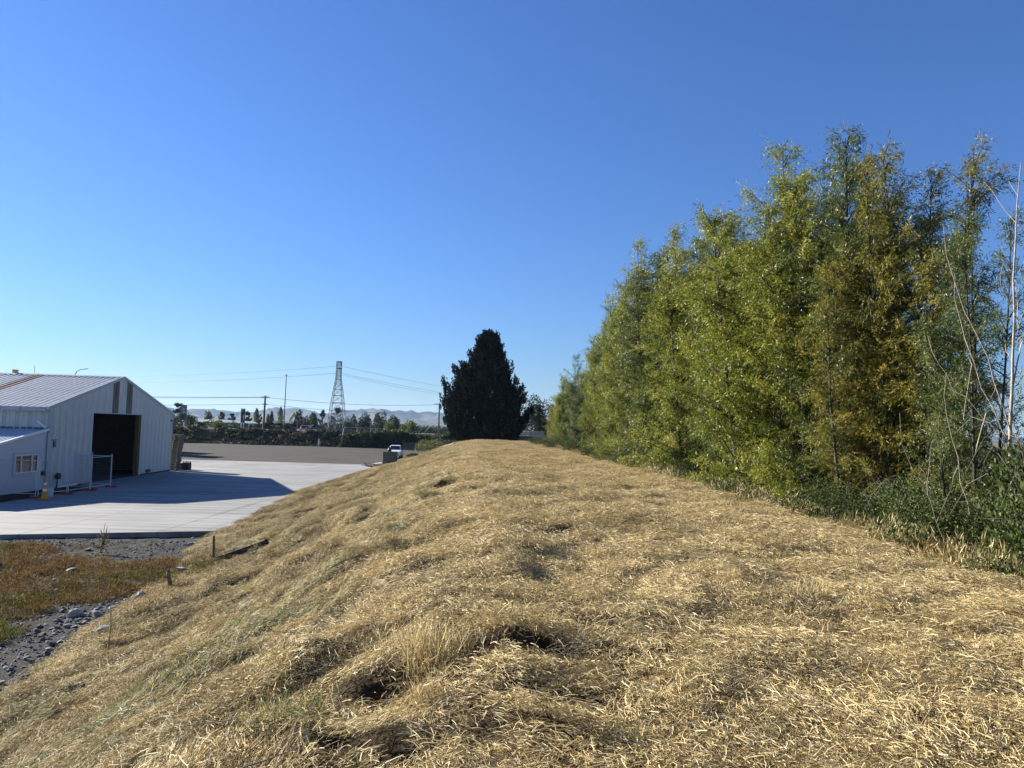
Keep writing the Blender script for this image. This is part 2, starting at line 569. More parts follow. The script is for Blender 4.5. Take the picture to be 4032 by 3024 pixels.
# ground: one sheet to the horizon
xs = np.concatenate([np.linspace(-9000, -400, 18), np.linspace(-300, 300, 61), np.linspace(400, 9000, 18)])
ys = np.concatenate([np.linspace(-400, 140, 19), np.linspace(146, 190, 89), np.linspace(200, 1000, 17), np.linspace(1200, 8500, 12)])
g = link('ground', grid_mesh('ground', xs, ys, ground_z, MATS['ground_dry']))
g['kind'] = 'structure'

# mown stop bank
ys_l = [-4.0]
while ys_l[-1] < 132:
    ys_l.append(ys_l[-1] + max(0.07, 0.012 * max(ys_l[-1], 0)))
ysb = np.array(ys_l)
xsb = np.concatenate([np.arange(-19, -10, 0.16), np.arange(-10, 7.5, 0.09), np.arange(7.5, 22, 0.25)])
bank = link('grass_bank', grid_mesh('grass_bank', xsb, ysb, bank_z, MATS['soil']))
bank['kind'] = 'structure'

# rough stony ground in front of the slab
def rough_z(x, y):
    return -0.24 + 0.07 * noise2(x / 2.2, y / 2.2, 31) + 0.05 * noise2(x / .6, y / .6, 32) + 0.03 * noise2(x / .22, y / .22, 33) + 0.06 * sstep(25.5, 28, y)


rough = link('rough_ground', grid_mesh('rough_ground', np.arange(-34, -5.5, 0.12), np.arange(3, 31.5, 0.12), rough_z, MATS['rough_soil']))
rough['kind'] = 'structure'

# concrete slab, poured in long bays
pad = link('concrete_pad', None)
pad['kind'] = 'structure'
edges = [-62, -55, -48.5, -42, -36.3, -31.7, -27.2, -22.7, -18.25, -13.75, -9.0]
for a, b in zip(edges[:-1], edges[1:]):
    a2, b2 = a + 0.012, b - 0.012
    near = lambda x: 27.68 + (x + 18.78) * 0.338
    mb = MB().prism([(a2, near(a2)), (b2, near(b2)), (b2, 83.7), (a2, 83.7)], -0.36, 0.0, 'z')
    mb.obj('concrete_bay', MATS['concrete'], pad)
# worn dark joint strip in line with the shed front, and a saw-cut service patch
MB().prism([(-30.05, 65.2), (-29.65, 65.2), (-29.95, 83.6), (-30.5, 83.6)], 0.002, 0.006, 'z').obj('joint_strip', M('joint_fill', (0.20, 0.195, 0.18), 0.9, col2=(0.27, 0.265, 0.25), nscale=3), pad)
for (ax, ay, bx, by) in ((-21.9, 37.6, -20.0, 38.1), (-20.0, 38.1, -19.0, 41.2), (-18.25, 41.1, -19.0, 41.2)):
    MB().bar((ax, ay, 0.003), (bx, by, 0.003), 0.05, 0.004).obj('saw_cut', MATS['joint_fill'], pad)

gy = link('gravel_yard', grid_mesh('gravel_yard', np.arange(-130, -8.9, 1.0), np.concatenate([[83.72], np.arange(84, 150.5, 0.6)]),
                                   lambda x, y: -0.05 + 0.05 * noise2(x / 3, y / 1.5, 41) + 0.03 * noise2(x / 1.1, y / .7, 42) - 0.012, MATS['gravel']))
gy['kind'] = 'structure'

# raised road embankment
def emb_z(x, y):
    t = (y - 148.3 + 0.8 * noise2(x / 6, 0 * y, 52)) / 6.2
    z = -0.2 + (ROAD_Z + 0.24) * sstep(-0.05, 1.02, t)
    m = sstep(-0.02, 0.2, t) * (1 - sstep(0.6, 1.0, t))
    return z + m * (0.7 * noise2(x / 3, y / 2, 50) + 0.35 * noise2(x / 1.1, y / 1.0, 51)) + 0.004


emb = link('road_embankment', grid_mesh('road_embankment', np.arange(-140, 12, 0.45), np.arange(147.2, 157.2, 0.3), emb_z, M('bank_soil', (0.055, 0.042, 0.027), 0.95, col2=(0.14, 0.105, 0.068), nscale=0.8, bump=0.8, bscale=3, spec=0.05)))
emb['kind'] = 'structure'
road = link('road', quad_mesh('road', np.array([(-400, 157.2, 2.92), (400, 157.2, 2.92), (400, 168, 2.92), (-400, 168, 2.92)]), np.array([[0, 1, 2, 3]]), MATS['asphalt']))
road['kind'] = 'structure'

# hills round the plain
def hill_profile(az):
    # heights of the ridge (m) against bearing (deg), at about 6 km
    A = [-80, -50, -40, -34, -25.5, -23.5, -21.5, -19.2, -17.4, -16.0, -14.6, -13.3, -12.3, -11.3, -9.5, -7.4, -5.7, -3, 0, 5, 12, 25, 34, 45, 80]
    Hh = [300, 260, 200, 150, 118, 116, 112, 108, 148, 150, 112, 118, 150, 152, 158, 146, 142, 130, 120, 110, 95, 70, 45, 60, 120]
    return np.interp(az, A, Hh)


NA, ND = 640, 60
az = np.radians(np.linspace(-62, 62, NA))
dd = np.linspace(0, 1, ND)
AZ, T = np.meshgrid(az, dd)
DIST = 3900 + T * 3300
Xh, Yh = np.sin(AZ) * DIST, np.cos(AZ) * DIST
shape = np.where(T < 0.64, sstep(-0.02, 0.64, T) ** 1.25, 1 - 0.5 * sstep(0.64, 1.0, T))
ridge = np.abs(noise2(np.degrees(AZ) * 0.85 + T * 1.3, T * 3.2, 61)) * 2
ridge2 = np.abs(noise2(np.degrees(AZ) * 2.1 - T * 1.5, T * 5, 62)) * 2
DG = np.degrees(AZ)
prof = hill_profile(DG) - 20 + 26 * (.5 - np.abs(noise2(DG * .42, T * 0, 64))) + 9 * noise2(DG * 1.7, 0 * T, 65)
Zh = prof * shape * (1 - 0.62 * (1 - ridge) * (1 - np.abs(T - 0.64) / 0.64).clip(0, 1) * (T < 0.6) - 0.30 * (1 - ridge2) * (1 - np.abs(T - .4) / .4).clip(0, 1)) + 10 * noise2(np.degrees(AZ) * 1.1, T * 4, 63) * sstep(0.1, 0.4, T)
Zh = Zh - 2
Vh = np.stack([Xh, Yh, Zh], -1).reshape(-1, 3)
i = (np.arange(ND - 1)[:, None] * NA + np.arange(NA - 1)[None]).ravel()
hl = link('hills', quad_mesh('hills', Vh, np.stack([i, i + 1, i + NA + 1, i + NA], -1), MATS['hill_grass'], smooth=True))
hl['kind'] = 'structure'

# ------------------------------------------------------------------ air
hz = bpy.data.materials.new('haze')
hz.use_nodes = True
ht = hz.node_tree
ht.nodes.remove(ht.nodes['Principled BSDF'])
pv = ht.nodes.new('ShaderNodeVolumePrincipled')
pv.inputs['Color'].default_value = (0.50, 0.72, 1.0, 1)
pv.inputs['Density'].default_value = 5.5e-5
pv.inputs['Anisotropy'].default_value = 0.2
ht.links.new(pv.outputs[0], ht.nodes['Material Output'].inputs['Volume'])
haze = MB().box((0, 3900, 104), (19000, 9800, 220)).obj('haze', hz)
haze['kind'] = 'stuff'

# ================================================================== STRUCTURE: the steel shed
# local frame: x points out of the gable, y runs along the gable, z up
SHED = thing('metal_shed', 'long ribbed steel shed with big open doorway in its gable', 'shed', (-28.1, 45.1, 0), R(3.9))
GW, EH, RH, SL = 19.2, 4.97, 7.42, 34.96
DOOR = (5.376, 13.056, 4.72)


def roof_at(y, dz=0.0):
    return EH + (RH - EH) * (1 - abs(y - GW / 2) / (GW / 2)) + dz


def rib_profile(w, n, h, pan=0.5, slope=0.1):
    p = w / n
    out = []
    for k in range(n):
        out += [(k * p, 0), (k * p + pan * p, 0), (k * p + (pan + slope) * p, h), (k * p + (1 - slope) * p, h)]
    return out + [(w, 0)]


def wall_sheet(w, z0, ztop, ribs=3, h=0.05, base=0.0):
    """vertical ribbed sheet: width along y from 0, ztop is a function of y; stands proud in +x"""
    vs, fs = [], []
    pr = rib_profile(w, ribs, h)
    for y, x in pr:
        vs += [(x, y, z0), (x, y, ztop(y))]
    for k in range(len(pr) - 1):
        fs.append((2 * k, 2 * k + 2, 2 * k + 3, 2 * k + 1))
    return MB().add(vs, fs)


cuts = [i * .768 for i in range(8)] + [6.25, 7.1, 8.0, 9.0, 10.2, 11.2, 12.1] + [13.056 + i * .768 for i in range(9)]
cuts[-1] = GW
for a, b in zip(cuts[:-1], cuts[1:]):
    over = DOOR[0] - .01 <= a < DOOR[1] - .01
    stained = abs(a - 8.0) < .01 or abs(a - 10.2) < .01
    sh = wall_sheet(b - a - .004, DOOR[2] if over else 0.03, lambda y, a=a: roof_at(a + y, -0.06), 3)
    o = sh.obj('cladding_sheet', MATS['stained_sheet' if stained else 'cladding'], SHED)
    o.location = (0, a + .002, 0)
    if stained:
        o['label'] = 'brown stained translucent sheet above the doorway'
# near side wall (faces the camera), far side, back
for k in range(46):
    sh = wall_sheet(.756, 0.0, lambda y: EH - .12, 2, 0.05)
    o = sh.obj('side_sheet', MATS['cladding'], SHED) if k == 0 else link('side_sheet', first_side.data, SHED)
    if k == 0:
        first_side = o
    o.location = (-.02 - .76 * k - .756 + .756, 0, 0)
    o.rotation_euler = (0, 0, R(-90))
    o.location = (-.02 - .76 * (k + 1), 0.0, 0)
    o.rotation_euler = (0, 0, R(-90))
MB().box((-SL / 2, GW, EH / 2), (SL, .06, EH)).obj('far_wall', MATS['cladding'], SHED)
MB().box((-SL / 2, GW - .1, EH / 2), (SL - .1, .06, EH - .1)).obj('shade_lining', MATS['timber_dark'], SHED)  # added linings, coloured near black to deepen the shade behind the doorway
MB().box((-SL / 2, .12, EH / 2 - .1), (SL - .1, .06, EH - .3)).obj('shade_lining', MATS['timber_dark'], SHED)
MB().prism([(0, 0), (GW, 0), (GW, EH - .1), (GW / 2, RH - .1), (0, EH - .1)], -SL - .05, -SL, 'x').obj('back_wall', MATS['timber_dark'], SHED)  # dark colour puts interior shade into this wall
MB().box((-SL / 2, GW / 2, .012), (SL - .2, GW - .2, .02)).obj('floor_slab', M('shaded_floor', (0.035, 0.034, 0.032), 0.9), SHED)  # slab colour darkened to paint in the shade indoors
# roof sheets run from ridge to eave
for side in (0, 1):
    vs, fs = [], []
    pr = rib_profile(.76, 2, 0.09, 0.58, 0.05)
    y0, y1 = (GW / 2, -.28) if side == 0 else (GW / 2, GW + .28)
    for x, h in pr:
        vs += [(-x, y0, RH + h), (-x, y1, roof_at(0) - .28 * (RH - EH) / (GW / 2) + h)]
    for k in range(len(pr) - 1):
        fs.append((2 * k, 2 * k + 1, 2 * k + 3, 2 * k + 2))
    me = MB().add(vs, fs).mesh('roof_sheet', MATS['zinc'])
    mer = MB().add(vs, fs).mesh('roof_sheet', MATS['rusty_sheet'])
    for k in range(46):
        rusty = side == 0 and k in (7, 16)
        o = link('roof_sheet', mer if rusty else me, SHED, (-.76 * k, 0, 0))
        if rusty:
            o['label'] = 'rust-brown roof sheet'
MB().prism([(GW / 2 - .3, RH - .01), (GW / 2, RH + .085), (GW / 2 + .3, RH - .01), (GW / 2 + .3, RH + .03), (GW / 2, RH + .125), (GW / 2 - .3, RH + .03)], -SL, .05, 'x').obj('ridge_cap', MATS['zinc'], SHED)
for s in (-1, 1):
    yy = [GW / 2, GW / 2 + s * (GW / 2 + .28)]
    mb = MB().bar((.05, yy[0], RH + .02), (.05, yy[1], roof_at(0) - .28 * .255 + .02), .08, .2)
    mb.obj('barge_flashing', MATS['trim'], SHED)
gut = MB().prism([(-.42, EH - .13), (-.26, EH - .13), (-.26, EH - .16), (-.42, EH - .16)], -SL, .02, 'x')
for k in range(1):
    gut.prism([(-.45, EH + .0), (-.42, EH + .0), (-.42, EH - .25), (-.45, EH - .25)], -SL, .02, 'x').prism([(-.42, EH - .22), (-.02, EH - .22), (-.02, EH - .25), (-.42, EH - .25)], -SL, .02, 'x')
gut.obj('gutter', MATS['trim'], SHED)
for k in range(1, 12):
    MB().box((-1.17 * k - .3, -.455, EH - .125), (.05, .012, .26)).obj('gutter_joint', MATS['galv_dull'], SHED)
MB().box((.05, GW + .0, 2.45), (.1, .1, 4.9)).obj('corner_flashing', MATS['trim'], SHED)
MB().box((.05, -.01, 2.45), (.1, .08, 4.9)).obj('corner_flashing', MATS['trim'], SHED)
MB().box((-.2, DOOR[1] - .13, DOOR[2] / 2 + .01), (.3, .26, DOOR[2] - .03)).obj('door_post', MATS['ochre_timber'], SHED)
MB().box((-.1, DOOR[0] - .03, DOOR[2] / 2), (.16, .05, DOOR[2])).obj('door_jamb', MATS['trim'], SHED)
MB().box((.05, (DOOR[0] + DOOR[1]) / 2, DOOR[2] + .03), (.06, DOOR[1] - DOOR[0], .06)).obj('door_head', MATS['trim'], SHED)
MB().box((.02, 16.2, .07), (.1, 6.0, .1)).obj('plinth', MATS['concrete_block'], SHED)
MB().box((.07, .62, 2.72), (.12, .22, .38)).box((.06, .62, 2.98), (.1, .45, .06)).obj('wall_lamp', MATS['galv_dull'], SHED)
MB().box((.1, 14.6, .3), (.14, .7, .24)).obj('wall_vent', MATS['dark_metal'], SHED)
MB().box((.07, 18.9, 4.35), (.14, .14, .14)).obj('security_light', MATS['black_plastic'], SHED)
MB().bar((.0, -.3, 3.72), (-.48, -.34, 4.12), .07, .1).obj('gutter_spout', MATS['white_paint'], SHED)

# lean-to annex on the near side
ANX = thing('lean_to_annex', 'white lean-to annex with three-pane window against the shed side', 'building', (-28.1, 45.1, 0), R(3.9))
AL, AD = 16.0, 8.0


def anx_top(y):
    return 3.62 + y * 0.165


pr = rib_profile(AD, 80, 0.012, 0.5, .15)
vs, fs = [], []
WY0, WY1, WZ0, WZ1 = -3.25, -.95, 1.16, 2.16        # window opening along y
for y, x in pr:
    yy = -AD + y
    vs += [(x - .03, yy, .02), (x - .03, yy, anx_top(yy) - .05)]
mb = MB()
for k in range(len(pr) - 1):
    ya, yb = -AD + pr[k][0], -AD + pr[k + 1][0]
    xa, xb = pr[k][1] - .03, pr[k + 1][1] - .03
    ym = (ya + yb) / 2
    spans = [(.02, None)] if not (WY0 < ym < WY1) else [(.02, WZ0), (WZ1, None)]
    for z0, z1 in spans:
        za, zb = (anx_top(ya) - .05, anx_top(yb) - .05) if z1 is None else (z1, z1)
        mb.add([(xa, ya, z0), (xb, yb, z0), (xb, yb, zb), (xa, ya, za)], [(0, 1, 2, 3)])
mb.obj('end_wall', MATS['annex_white'], ANX)
MB().box((-AL / 2, -AD + .03, (anx_top(-AD)) / 2), (AL, .06, anx_top(-AD) - .1)).obj('front_wall', MATS['annex_white'], ANX)
vs, fs = [], []
pr = rib_profile(.76, 3, 0.03, 0.6, 0.1)
for x, h in pr:
    vs += [(-x, -.04, anx_top(-.04) + h), (-x, -AD - .2, anx_top(-AD - .2) + h)]
for k in range(len(pr) - 1):
    fs.append((2 * k, 2 * k + 1, 2 * k + 3, 2 * k + 2))
me = MB().add(vs, fs).mesh('roof_sheet', M('annex_roof', (0.50, 0.51, 0.55), 0.5, 0.0))
for k in range(21):
    link('roof_sheet', me, ANX, (-.76 * k, 0, 0))
MB().bar((.03, -.05, anx_top(0) + .01), (.03, -AD - .2, anx_top(-AD - .2) + .02), .12, .13).obj('barge_flashing', MATS['white_paint'], ANX)
MB().box((-AL / 2, -.03, anx_top(0) + .06), (AL, .04, .14)).obj('apron_flashing', MATS['galv_dull'], ANX)
fr = MB()
for z in (WZ0, WZ1):
    fr.box((.0, (WY0 + WY1) / 2, z), (.1, WY1 - WY0 + .1, .07))
for y in (WY0, WY0 + .62, WY0 + 1.68, WY1):
    fr.box((.004, y, (WZ0 + WZ1) / 2), (.1, .07, WZ1 - WZ0))
win = fr.obj('window', MATS['white_paint'], ANX)
for a, b in ((WY0, WY0 + .62), (WY0 + .62, WY0 + 1.68), (WY0 + 1.68, WY1)):
    MB().box((-.02, (a + b) / 2, (WZ0 + WZ1) / 2), (.015, b - a - .06, WZ1 - WZ0 - .06)).obj('pane', MATS['glass_dark'], win)
MB().box((.0, (WY0 + WY1) / 2, WZ1 + .1), (.06, WY1 - WY0 + .34, .1)).box((0, WY0 - .12, (WZ0 + WZ1) / 2), (.055, .09, 1.3)).box((0, WY1 + .12, (WZ0 + WZ1) / 2), (.055, .09, 1.3)).obj('window_surround', MATS['trim'], ANX)
MB().box((.05, -.38, 1.0), (.12, .2, .26)).obj('socket_box', MATS['black_plastic'], ANX)
MB().tube([(.08, -.1, .05), (.08, -.1, 3.4)], .04, 8).obj('downpipe', MATS['cladding'], ANX)

# yellow hopper standing behind the ridge
hp = thing('roof_hopper', 'small yellow boxy hopper on the shed roof ridge', 'hopper', (-36.6, 54.4, 7.4))
hp.scale = (.32, .32, .5)
MB().prism([(-.42, .02), (.42, .02), (.46, .72), (-.46, .72)], -.45, .45, 'y').obj('box', MATS['yellow_paint'], hp, .03)
MB().box((0, 0, .76), (1.05, 1.02, .06)).obj('lid', MATS['yellow_paint'], hp)
ae = thing('roof_aerial', 'thin pale aerial beside the yellow hopper on the ridge', 'aerial', (-35.2, 54.4, 7.4))
MB().tube([(0, 0, 0), (0, 0, .75)], .02, 6).obj('mast', MATS['galv'], ae)

# flat-nosed truck parked inside the doorway
tk = thing('parked_truck', 'pale flat-nosed truck in the dark inside the open shed', 'truck', (-32.6, 55.2, .03), R(3.9))
MB().prism([(-1.15, .75), (1.15, .75), (1.15, 1.5), (1.05, 2.75), (.9, 2.9), (-.9, 2.9), (-1.05, 2.75), (-1.15, 1.5)], -2.0, 0, 'x').obj('cab', MATS['white_paint'], tk, .06)
MB().prism([(-1.0, 1.55), (1.0, 1.55), (.92, 2.5), (-.92, 2.5)], .0, .03, 'x').obj('windscreen', MATS['glass_dark'], tk)
MB().box((.1, 0, .62), (.3, 2.3, .42)).obj('bumper', MATS['galv_dull'], tk, .04)
MB().box((.04, 0, 1.12), (.06, 1.1, .28)).obj('grille', MATS['black_plastic'], tk)
for s in (-1, 1):
    MB().box((.05, s * .85, 1.12), (.06, .34, .24)).obj('headlight', MATS['lamp_glass'], tk)
    MB().box((.1, s * 1.35, 2.1), (.1, .16, .45)).obj('mirror', MATS['black_plastic'], tk)
    for x in (-.9, -4.6):
        MB().tube([(x, s * .85, .48), (x, s * 1.12, .48)], .48, 16).obj('wheel', MATS['rubber'], tk)
MB().box((-4.2, 0, 2.1), (4.2, 2.4, 2.3)).box((-3.5, 0, .75), (6, .9, .3)).obj('box_body', MATS['galv_dull'], tk)

# bare soil between annex and hoarding fence
so = link('soil_strip', grid_mesh('soil_strip', np.linspace(-28.0, -25.7, 18), np.linspace(36.5, 46.8, 60), lambda x, y: 0.012 + 0.09 * (noise2(x / .5, y / .5, 71) + .5) * sstep(-28.1, -27.5, x) * (1 - sstep(-26.4, -25.7, x)), MATS['soil']))
so['kind'] = 'structure'

# ================================================================== VEGETATION
def tubes_np(paths, n=4):
    """paths: list of (pts (k,3), radii (k,)) -> verts, quads"""
    V, F, b = [], [], 0
    ang = 2 * np.pi * np.arange(n) / n
    for pts, rad in paths:
        pts = np.asarray(pts)
        k = len(pts)
        d = np.gradient(pts, axis=0)
        d /= np.linalg.norm(d, axis=1, keepdims=True) + 1e-9
        ref = np.where(np.abs(d[:, 2:3]) > .9, np.array([[1., 0, 0]]), np.array([[0, 0, 1.]]))
        u = np.cross(d, ref)
        u /= np.linalg.norm(u, axis=1, keepdims=True) + 1e-9
        w = np.cross(d, u)
        ring = pts[:, None] + np.asarray(rad)[:, None, None] * (np.cos(ang)[None, :, None] * u[:, None] + np.sin(ang)[None, :, None] * w[:, None])
        V.append(ring.reshape(-1, 3))
        i = (np.arange(k - 1)[:, None] * n + np.arange(n)[None]).ravel()
        j = (np.arange(k - 1)[:, None] * n + (np.arange(n)[None] + 1) % n).ravel()
        F.append(np.stack([i, j, j + n, i + n], -1) + b)
        b += k * n
    return np.concatenate(V), np.concatenate(F)


def unit(v):
    return v / (np.linalg.norm(v, axis=-1, keepdims=True) + 1e-9)


def leaf_quads(P, D, L, W, rg):
    """diamond leaves from base P along D; returns verts, quads"""
    n = len(P)
    D = unit(D)
    S = unit(np.cross(D, rg.normal(size=(n, 3))))
    L, W = np.broadcast_to(L, n)[:, None], np.broadcast_to(W, n)[:, None]
    mid = P + D * L * .45
    V = np.stack([P, mid + S * W * .5, P + D * L, mid - S * W * .5], 1).reshape(-1, 3)
    return V, np.arange(n * 4).reshape(n, 4)


def willow(seed, H, rad, leaders=5, per=52, leaf=0.128, lw=0.024, low=0.06, lean=0.13, dens=1.0, bare=0.0):
    rg = np.random.default_rng(seed)
    paths, LP, LD, LR = [], [], [], []
    for l in range(leaders):
        a = 2 * np.pi * (l + rg.uniform(-.3, .3)) / leaders
        h = H * (1.0 if l == 0 else rg.uniform(.70, .97))
        b = np.array([np.cos(a), np.sin(a), 0]) * rg.uniform(.05, .35)
        tilt = lean * rg.uniform(.5, 1.6) * (0.4 if l == 0 else 1)
        t = np.linspace(0, 1, 10)
        wob = np.cumsum(rg.normal(0, .05, (10, 2)), 0) * t[:, None]
        pts = np.stack([b[0] + np.cos(a) * tilt * h * t ** .55 + wob[:, 0], b[1] + np.sin(a) * tilt * h * t ** .55 + wob[:, 1], h * t], -1)
        r0 = .03 + .0042 * H * rg.uniform(.7, 1.2)
        paths.append((pts, r0 * (1 - t) ** .8 + .008))
        nb = int(per * rg.uniform(.85, 1.15))
        tb = np.sort(low + (.992 - low) * rg.uniform(0, 1, nb) ** .85)
        for tt in tb:
            p0 = np.array([np.interp(tt, t, pts[:, k]) for k in range(3)])
            prof = np.interp(tt, [0, .12, .35, .6, .8, .93, 1], [.85, 1.0, 1.0, .94, .76, .54, .28])
            lump = 0.75 + 0.5 * np.sin(tt * 17 + seed + l * 2.1)
            Lb = rad * prof * rg.uniform(.5, 1.1) * (0.7 + .3 * lump)
            az = rg.uniform(0, 2 * np.pi)
            el = rg.uniform(.45, 1.1) + .35 * (tt > .75) if tt > .2 else rg.uniform(-.1, .7)
            k = 6
            s = np.linspace(0, 1, k)
            e2 = el - 0.85 * s * rg.uniform(.2, 1.0)
            step = np.stack([np.cos(e2) * np.cos(az), np.cos(e2) * np.sin(az), np.sin(e2)], -1) * (Lb / (k - 1))
            bp = p0 + np.concatenate([[np.zeros(3)], np.cumsum(step[:-1], 0)])
            if Lb > .25:
                paths.append((bp, np.linspace(.012 + .008 * Lb, .003, k)))
            if rg.uniform() < bare:
                continue
            nt = max(int(15 * dens), int(Lb * 20 * dens))
            st = rg.uniform(.08, 1, nt) ** .8
            tp = np.stack([np.interp(st, s, bp[:, c]) for c in range(3)], -1)
            td = unit(np.stack([np.cos(az) * .5 + rg.normal(0, .6, nt), np.sin(az) * .5 + rg.normal(0, .6, nt), rg.normal(.22, .55, nt)], -1))
            tl = rg.uniform(.18, .55, nt)
            nl = 11
            u = np.linspace(.1, 1, nl)[None, :, None]
            lp = tp[:, None] + td[:, None] * tl[:, None, None] * u + np.array([0, 0, -.10]) * u ** 2
            lp = lp + rg.normal(0, .02, lp.shape)
            ld = td[:, None] * .8 + rg.normal(0, .55, lp.shape) + np.array([0, 0, -.35])
            LP.append(lp.reshape(-1, 3))
            LD.append(ld.reshape(-1, 3))
            br = np.clip(rg.normal(.45, .19), 0, 1)
            LR.append(np.clip(br + rg.normal(0, .2, nt * nl), 0, 1))
    P, D, Rn = np.concatenate(LP), np.concatenate(LD), np.concatenate(LR)
    ok = P[:, 2] > .05
    P, D, Rn = P[ok], D[ok], Rn[ok]
    print('willow leaves', len(P))
    V, F = leaf_quads(P, D, leaf * rg.uniform(.65, 1.2, len(P)), lw * rg.uniform(.75, 1.2, len(P)), rg)
    TV, TF = tubes_np(paths, 5)
    return quad_mesh('crown', V, F, None, Rn), quad_mesh('trunk', TV, TF, MATS['bark'], smooth=True), len(P)


def mat_copy(me, mat):
    m = me.copy()
    m.materials.clear()
    m.materials.append(mat)
    return m


W_MESH = []
for seed, H, rad, ld, per, low, lean, dens in ((3, 13, 2.6, 6, 84, .03, .085, 1), (5, 13, 2.5, 6, 82, .04, .085, 1), (8, 12, 2.8, 7, 84, .02, .11, 1), (13, 12.5, 2.0, 5, 66, .22, .075, .70), (21, 11, 2.7, 6, 82, .02, .10, 1)):
    c, t, n = willow(seed, H, rad, ld, per, low=low, lean=lean, dens=dens)
    W_MESH.append((c, t, H))
W_MAT = {k: [mat_copy(c, MATS[k]) for c, t, h in W_MESH] for k in ('willow', 'willow_blue', 'willow_yellow')}


def place_willow(x, y, top, variant, mat, label, rot, wide=1.0, group='willow trees along the bank', name='willow_tree'):
    gz = float(bank_z(np.array([x]), np.array([y]))[0]) if x < 20 else 0.2
    gz -= 0.1
    s = (top - gz) / W_MESH[variant][2]
    o = thing(name, label, 'tree', (x, y, gz), rot, group)
    o.scale = (s * wide, s * wide, s)
    link('crown', W_MAT[mat][variant], o)
    link('trunk', W_MESH[variant][1], o)
    return o


FRONT = [
    (10.45, 16.9, 9.8, 3, 'willow_blue', 'airy blue-green willow at the right with many bare stems, beside the pale dead trunk', .3, .78),
    (10.7, 19.4, 12.4, 3, 'willow_yellow', 'yellowing sparse-topped willow just right of the tallest green willow', 1.9, .9),
    (10.3, 21.6, 13.2, 0, 'willow_blue', 'tallest dark green willow, its peak highest of the row', 4.0, .95),
    (9.5, 23.6, 12.8, 1, 'willow', 'pale-topped green willow left of the tallest one', 2.2, 1.0),
    (8.9, 26.0, 14.2, 2, 'willow', 'broad bright green willow with feathery light crown in mid row', 5.1, 1.0),
    (9.5, 30.5, 12.4, 4, 'willow_blue', 'olive green willow left of the broad bright one', .9, .95),
    (8.1, 33.6, 13.8, 0, 'willow', 'rounded green willow forming the step in the middle of the skyline', 3.0, 1.05),
    (8.0, 39.8, 14.3, 1, 'willow_blue', 'darker green willow behind the rounded mid-row willow', 1.2, 1.0),
    (7.6, 43.5, 15.4, 2, 'willow', 'tall twin-peaked willow halfway down the row', 4.4, .75),
    (7.3, 50.0, 13.3, 4, 'willow', 'green willow with leaning feathery top, past the twin-peaked one', 2.7, .72),
    (6.9, 58.0, 12.9, 1, 'willow', 'narrow willow where the skyline starts to fall away', .2, .74),
    (6.6, 70.0, 11.4, 2, 'willow_blue', 'grey-green willow with loose side shoots against the sky', 3.7, .78),
    (6.1, 84.0, 10.6, 4, 'willow', 'small yellow-green willow near the far end of the row', 1.6, .85),
    (5.8, 97.0, 8.0, 0, 'willow_yellow', 'last and lowest yellowish willow, beside the white railing', 5.6, 1.0),
]
for a in FRONT:
    place_willow(*a)
low_w = [(9.5, 20.3, 9.3, 3, 'willow_yellow', 'low orange-yellow willow in front of the sparse-topped yellow one', 2.4, 1.0)]
for a in low_w:
    place_willow(*a)
BACK = [(12.6, 22.5, 8.0, 3, 'willow_blue'), (12.4, 26, 11.0, 0, 'willow_blue'), (12.2, 30, 12, 4, 'willow_blue'), (11.5, 36, 12, 2, 'willow'), (10.6, 46, 12, 0, 'willow_blue'), (9.6, 57, 11, 4, 'willow'),
        (9.4, 70, 10, 1, 'willow'), (8.8, 86, 9, 2, 'willow')]
for k, (x, y, tp, v, m) in enumerate(BACK):
    place_willow(x, y, tp, v, m, 'willow of the back row, mostly hidden behind the front willows', k * 1.3, 1.0, 'back row of willow trees')


def bush_mesh(seed, rx, ry, h, n, leaf, lw, upright=0.0, name='foliage', clumps=26):
    rg = np.random.default_rng(seed)
    th, ph = rg.uniform(0, 2 * np.pi, clumps), rg.uniform(0.05, 1.0, clumps)
    rr = rg.uniform(.35, .9, clumps)
    C = np.stack([np.cos(th) * np.sqrt(1 - (ph * .85) ** 2) * rr, np.sin(th) * np.sqrt(1 - (ph * .85) ** 2) * rr, ph * .82 + .04], -1)
    cr = rg.uniform(.18, .38, clumps)
    pk = rg.integers(0, clumps, n)
    d = unit(rg.normal(size=(n, 3)))
    rad = rg.uniform(.25, 1, n) ** .5
    P = (C[pk] + d * (cr[pk] * rad)[:, None]) * np.array([rx, ry, h])
    D = d + rg.normal(0, .6, (n, 3)) + np.array([0, 0, upright])
    rn = np.clip(rg.normal(.4, .16, clumps)[pk] + rg.normal(0, .22, n), 0, 1)
    ok = P[:, 2] > 0.01
    V, F = leaf_quads(P[ok], D[ok], leaf * rg.uniform(.6, 1.25, ok.sum()), lw * rg.uniform(.7, 1.25, ok.sum()), rg)
    return V, F, rn[ok]


BR = []
for seed in (31, 32, 33):
    V, F, rn = bush_mesh(seed, 1.0, 1.0, 1.0, 17000, .030, .019, .25, clumps=30)
    BR.append(quad_mesh('foliage', V, F, MATS['bramble'], rn))
rg = np.random.default_rng(99)
cane_me = []
for k in range(3):
    ps = []
    for j in range(11):
        a, h = rg.uniform(0, 6.28), rg.uniform(.7, 1.35)
        s = np.linspace(0, 1, 7)
        ps.append((np.stack([np.cos(a) * s * rg.uniform(.5, 1.2), np.sin(a) * s * rg.uniform(.5, 1.2), h * np.sin(s * rg.uniform(1.5, 2.6))], -1), np.full(7, .0016)))
    V, F = tubes_np(ps, 4)
    cane_me.append(quad_mesh('cane', V, F, MATS['dead_twig']))


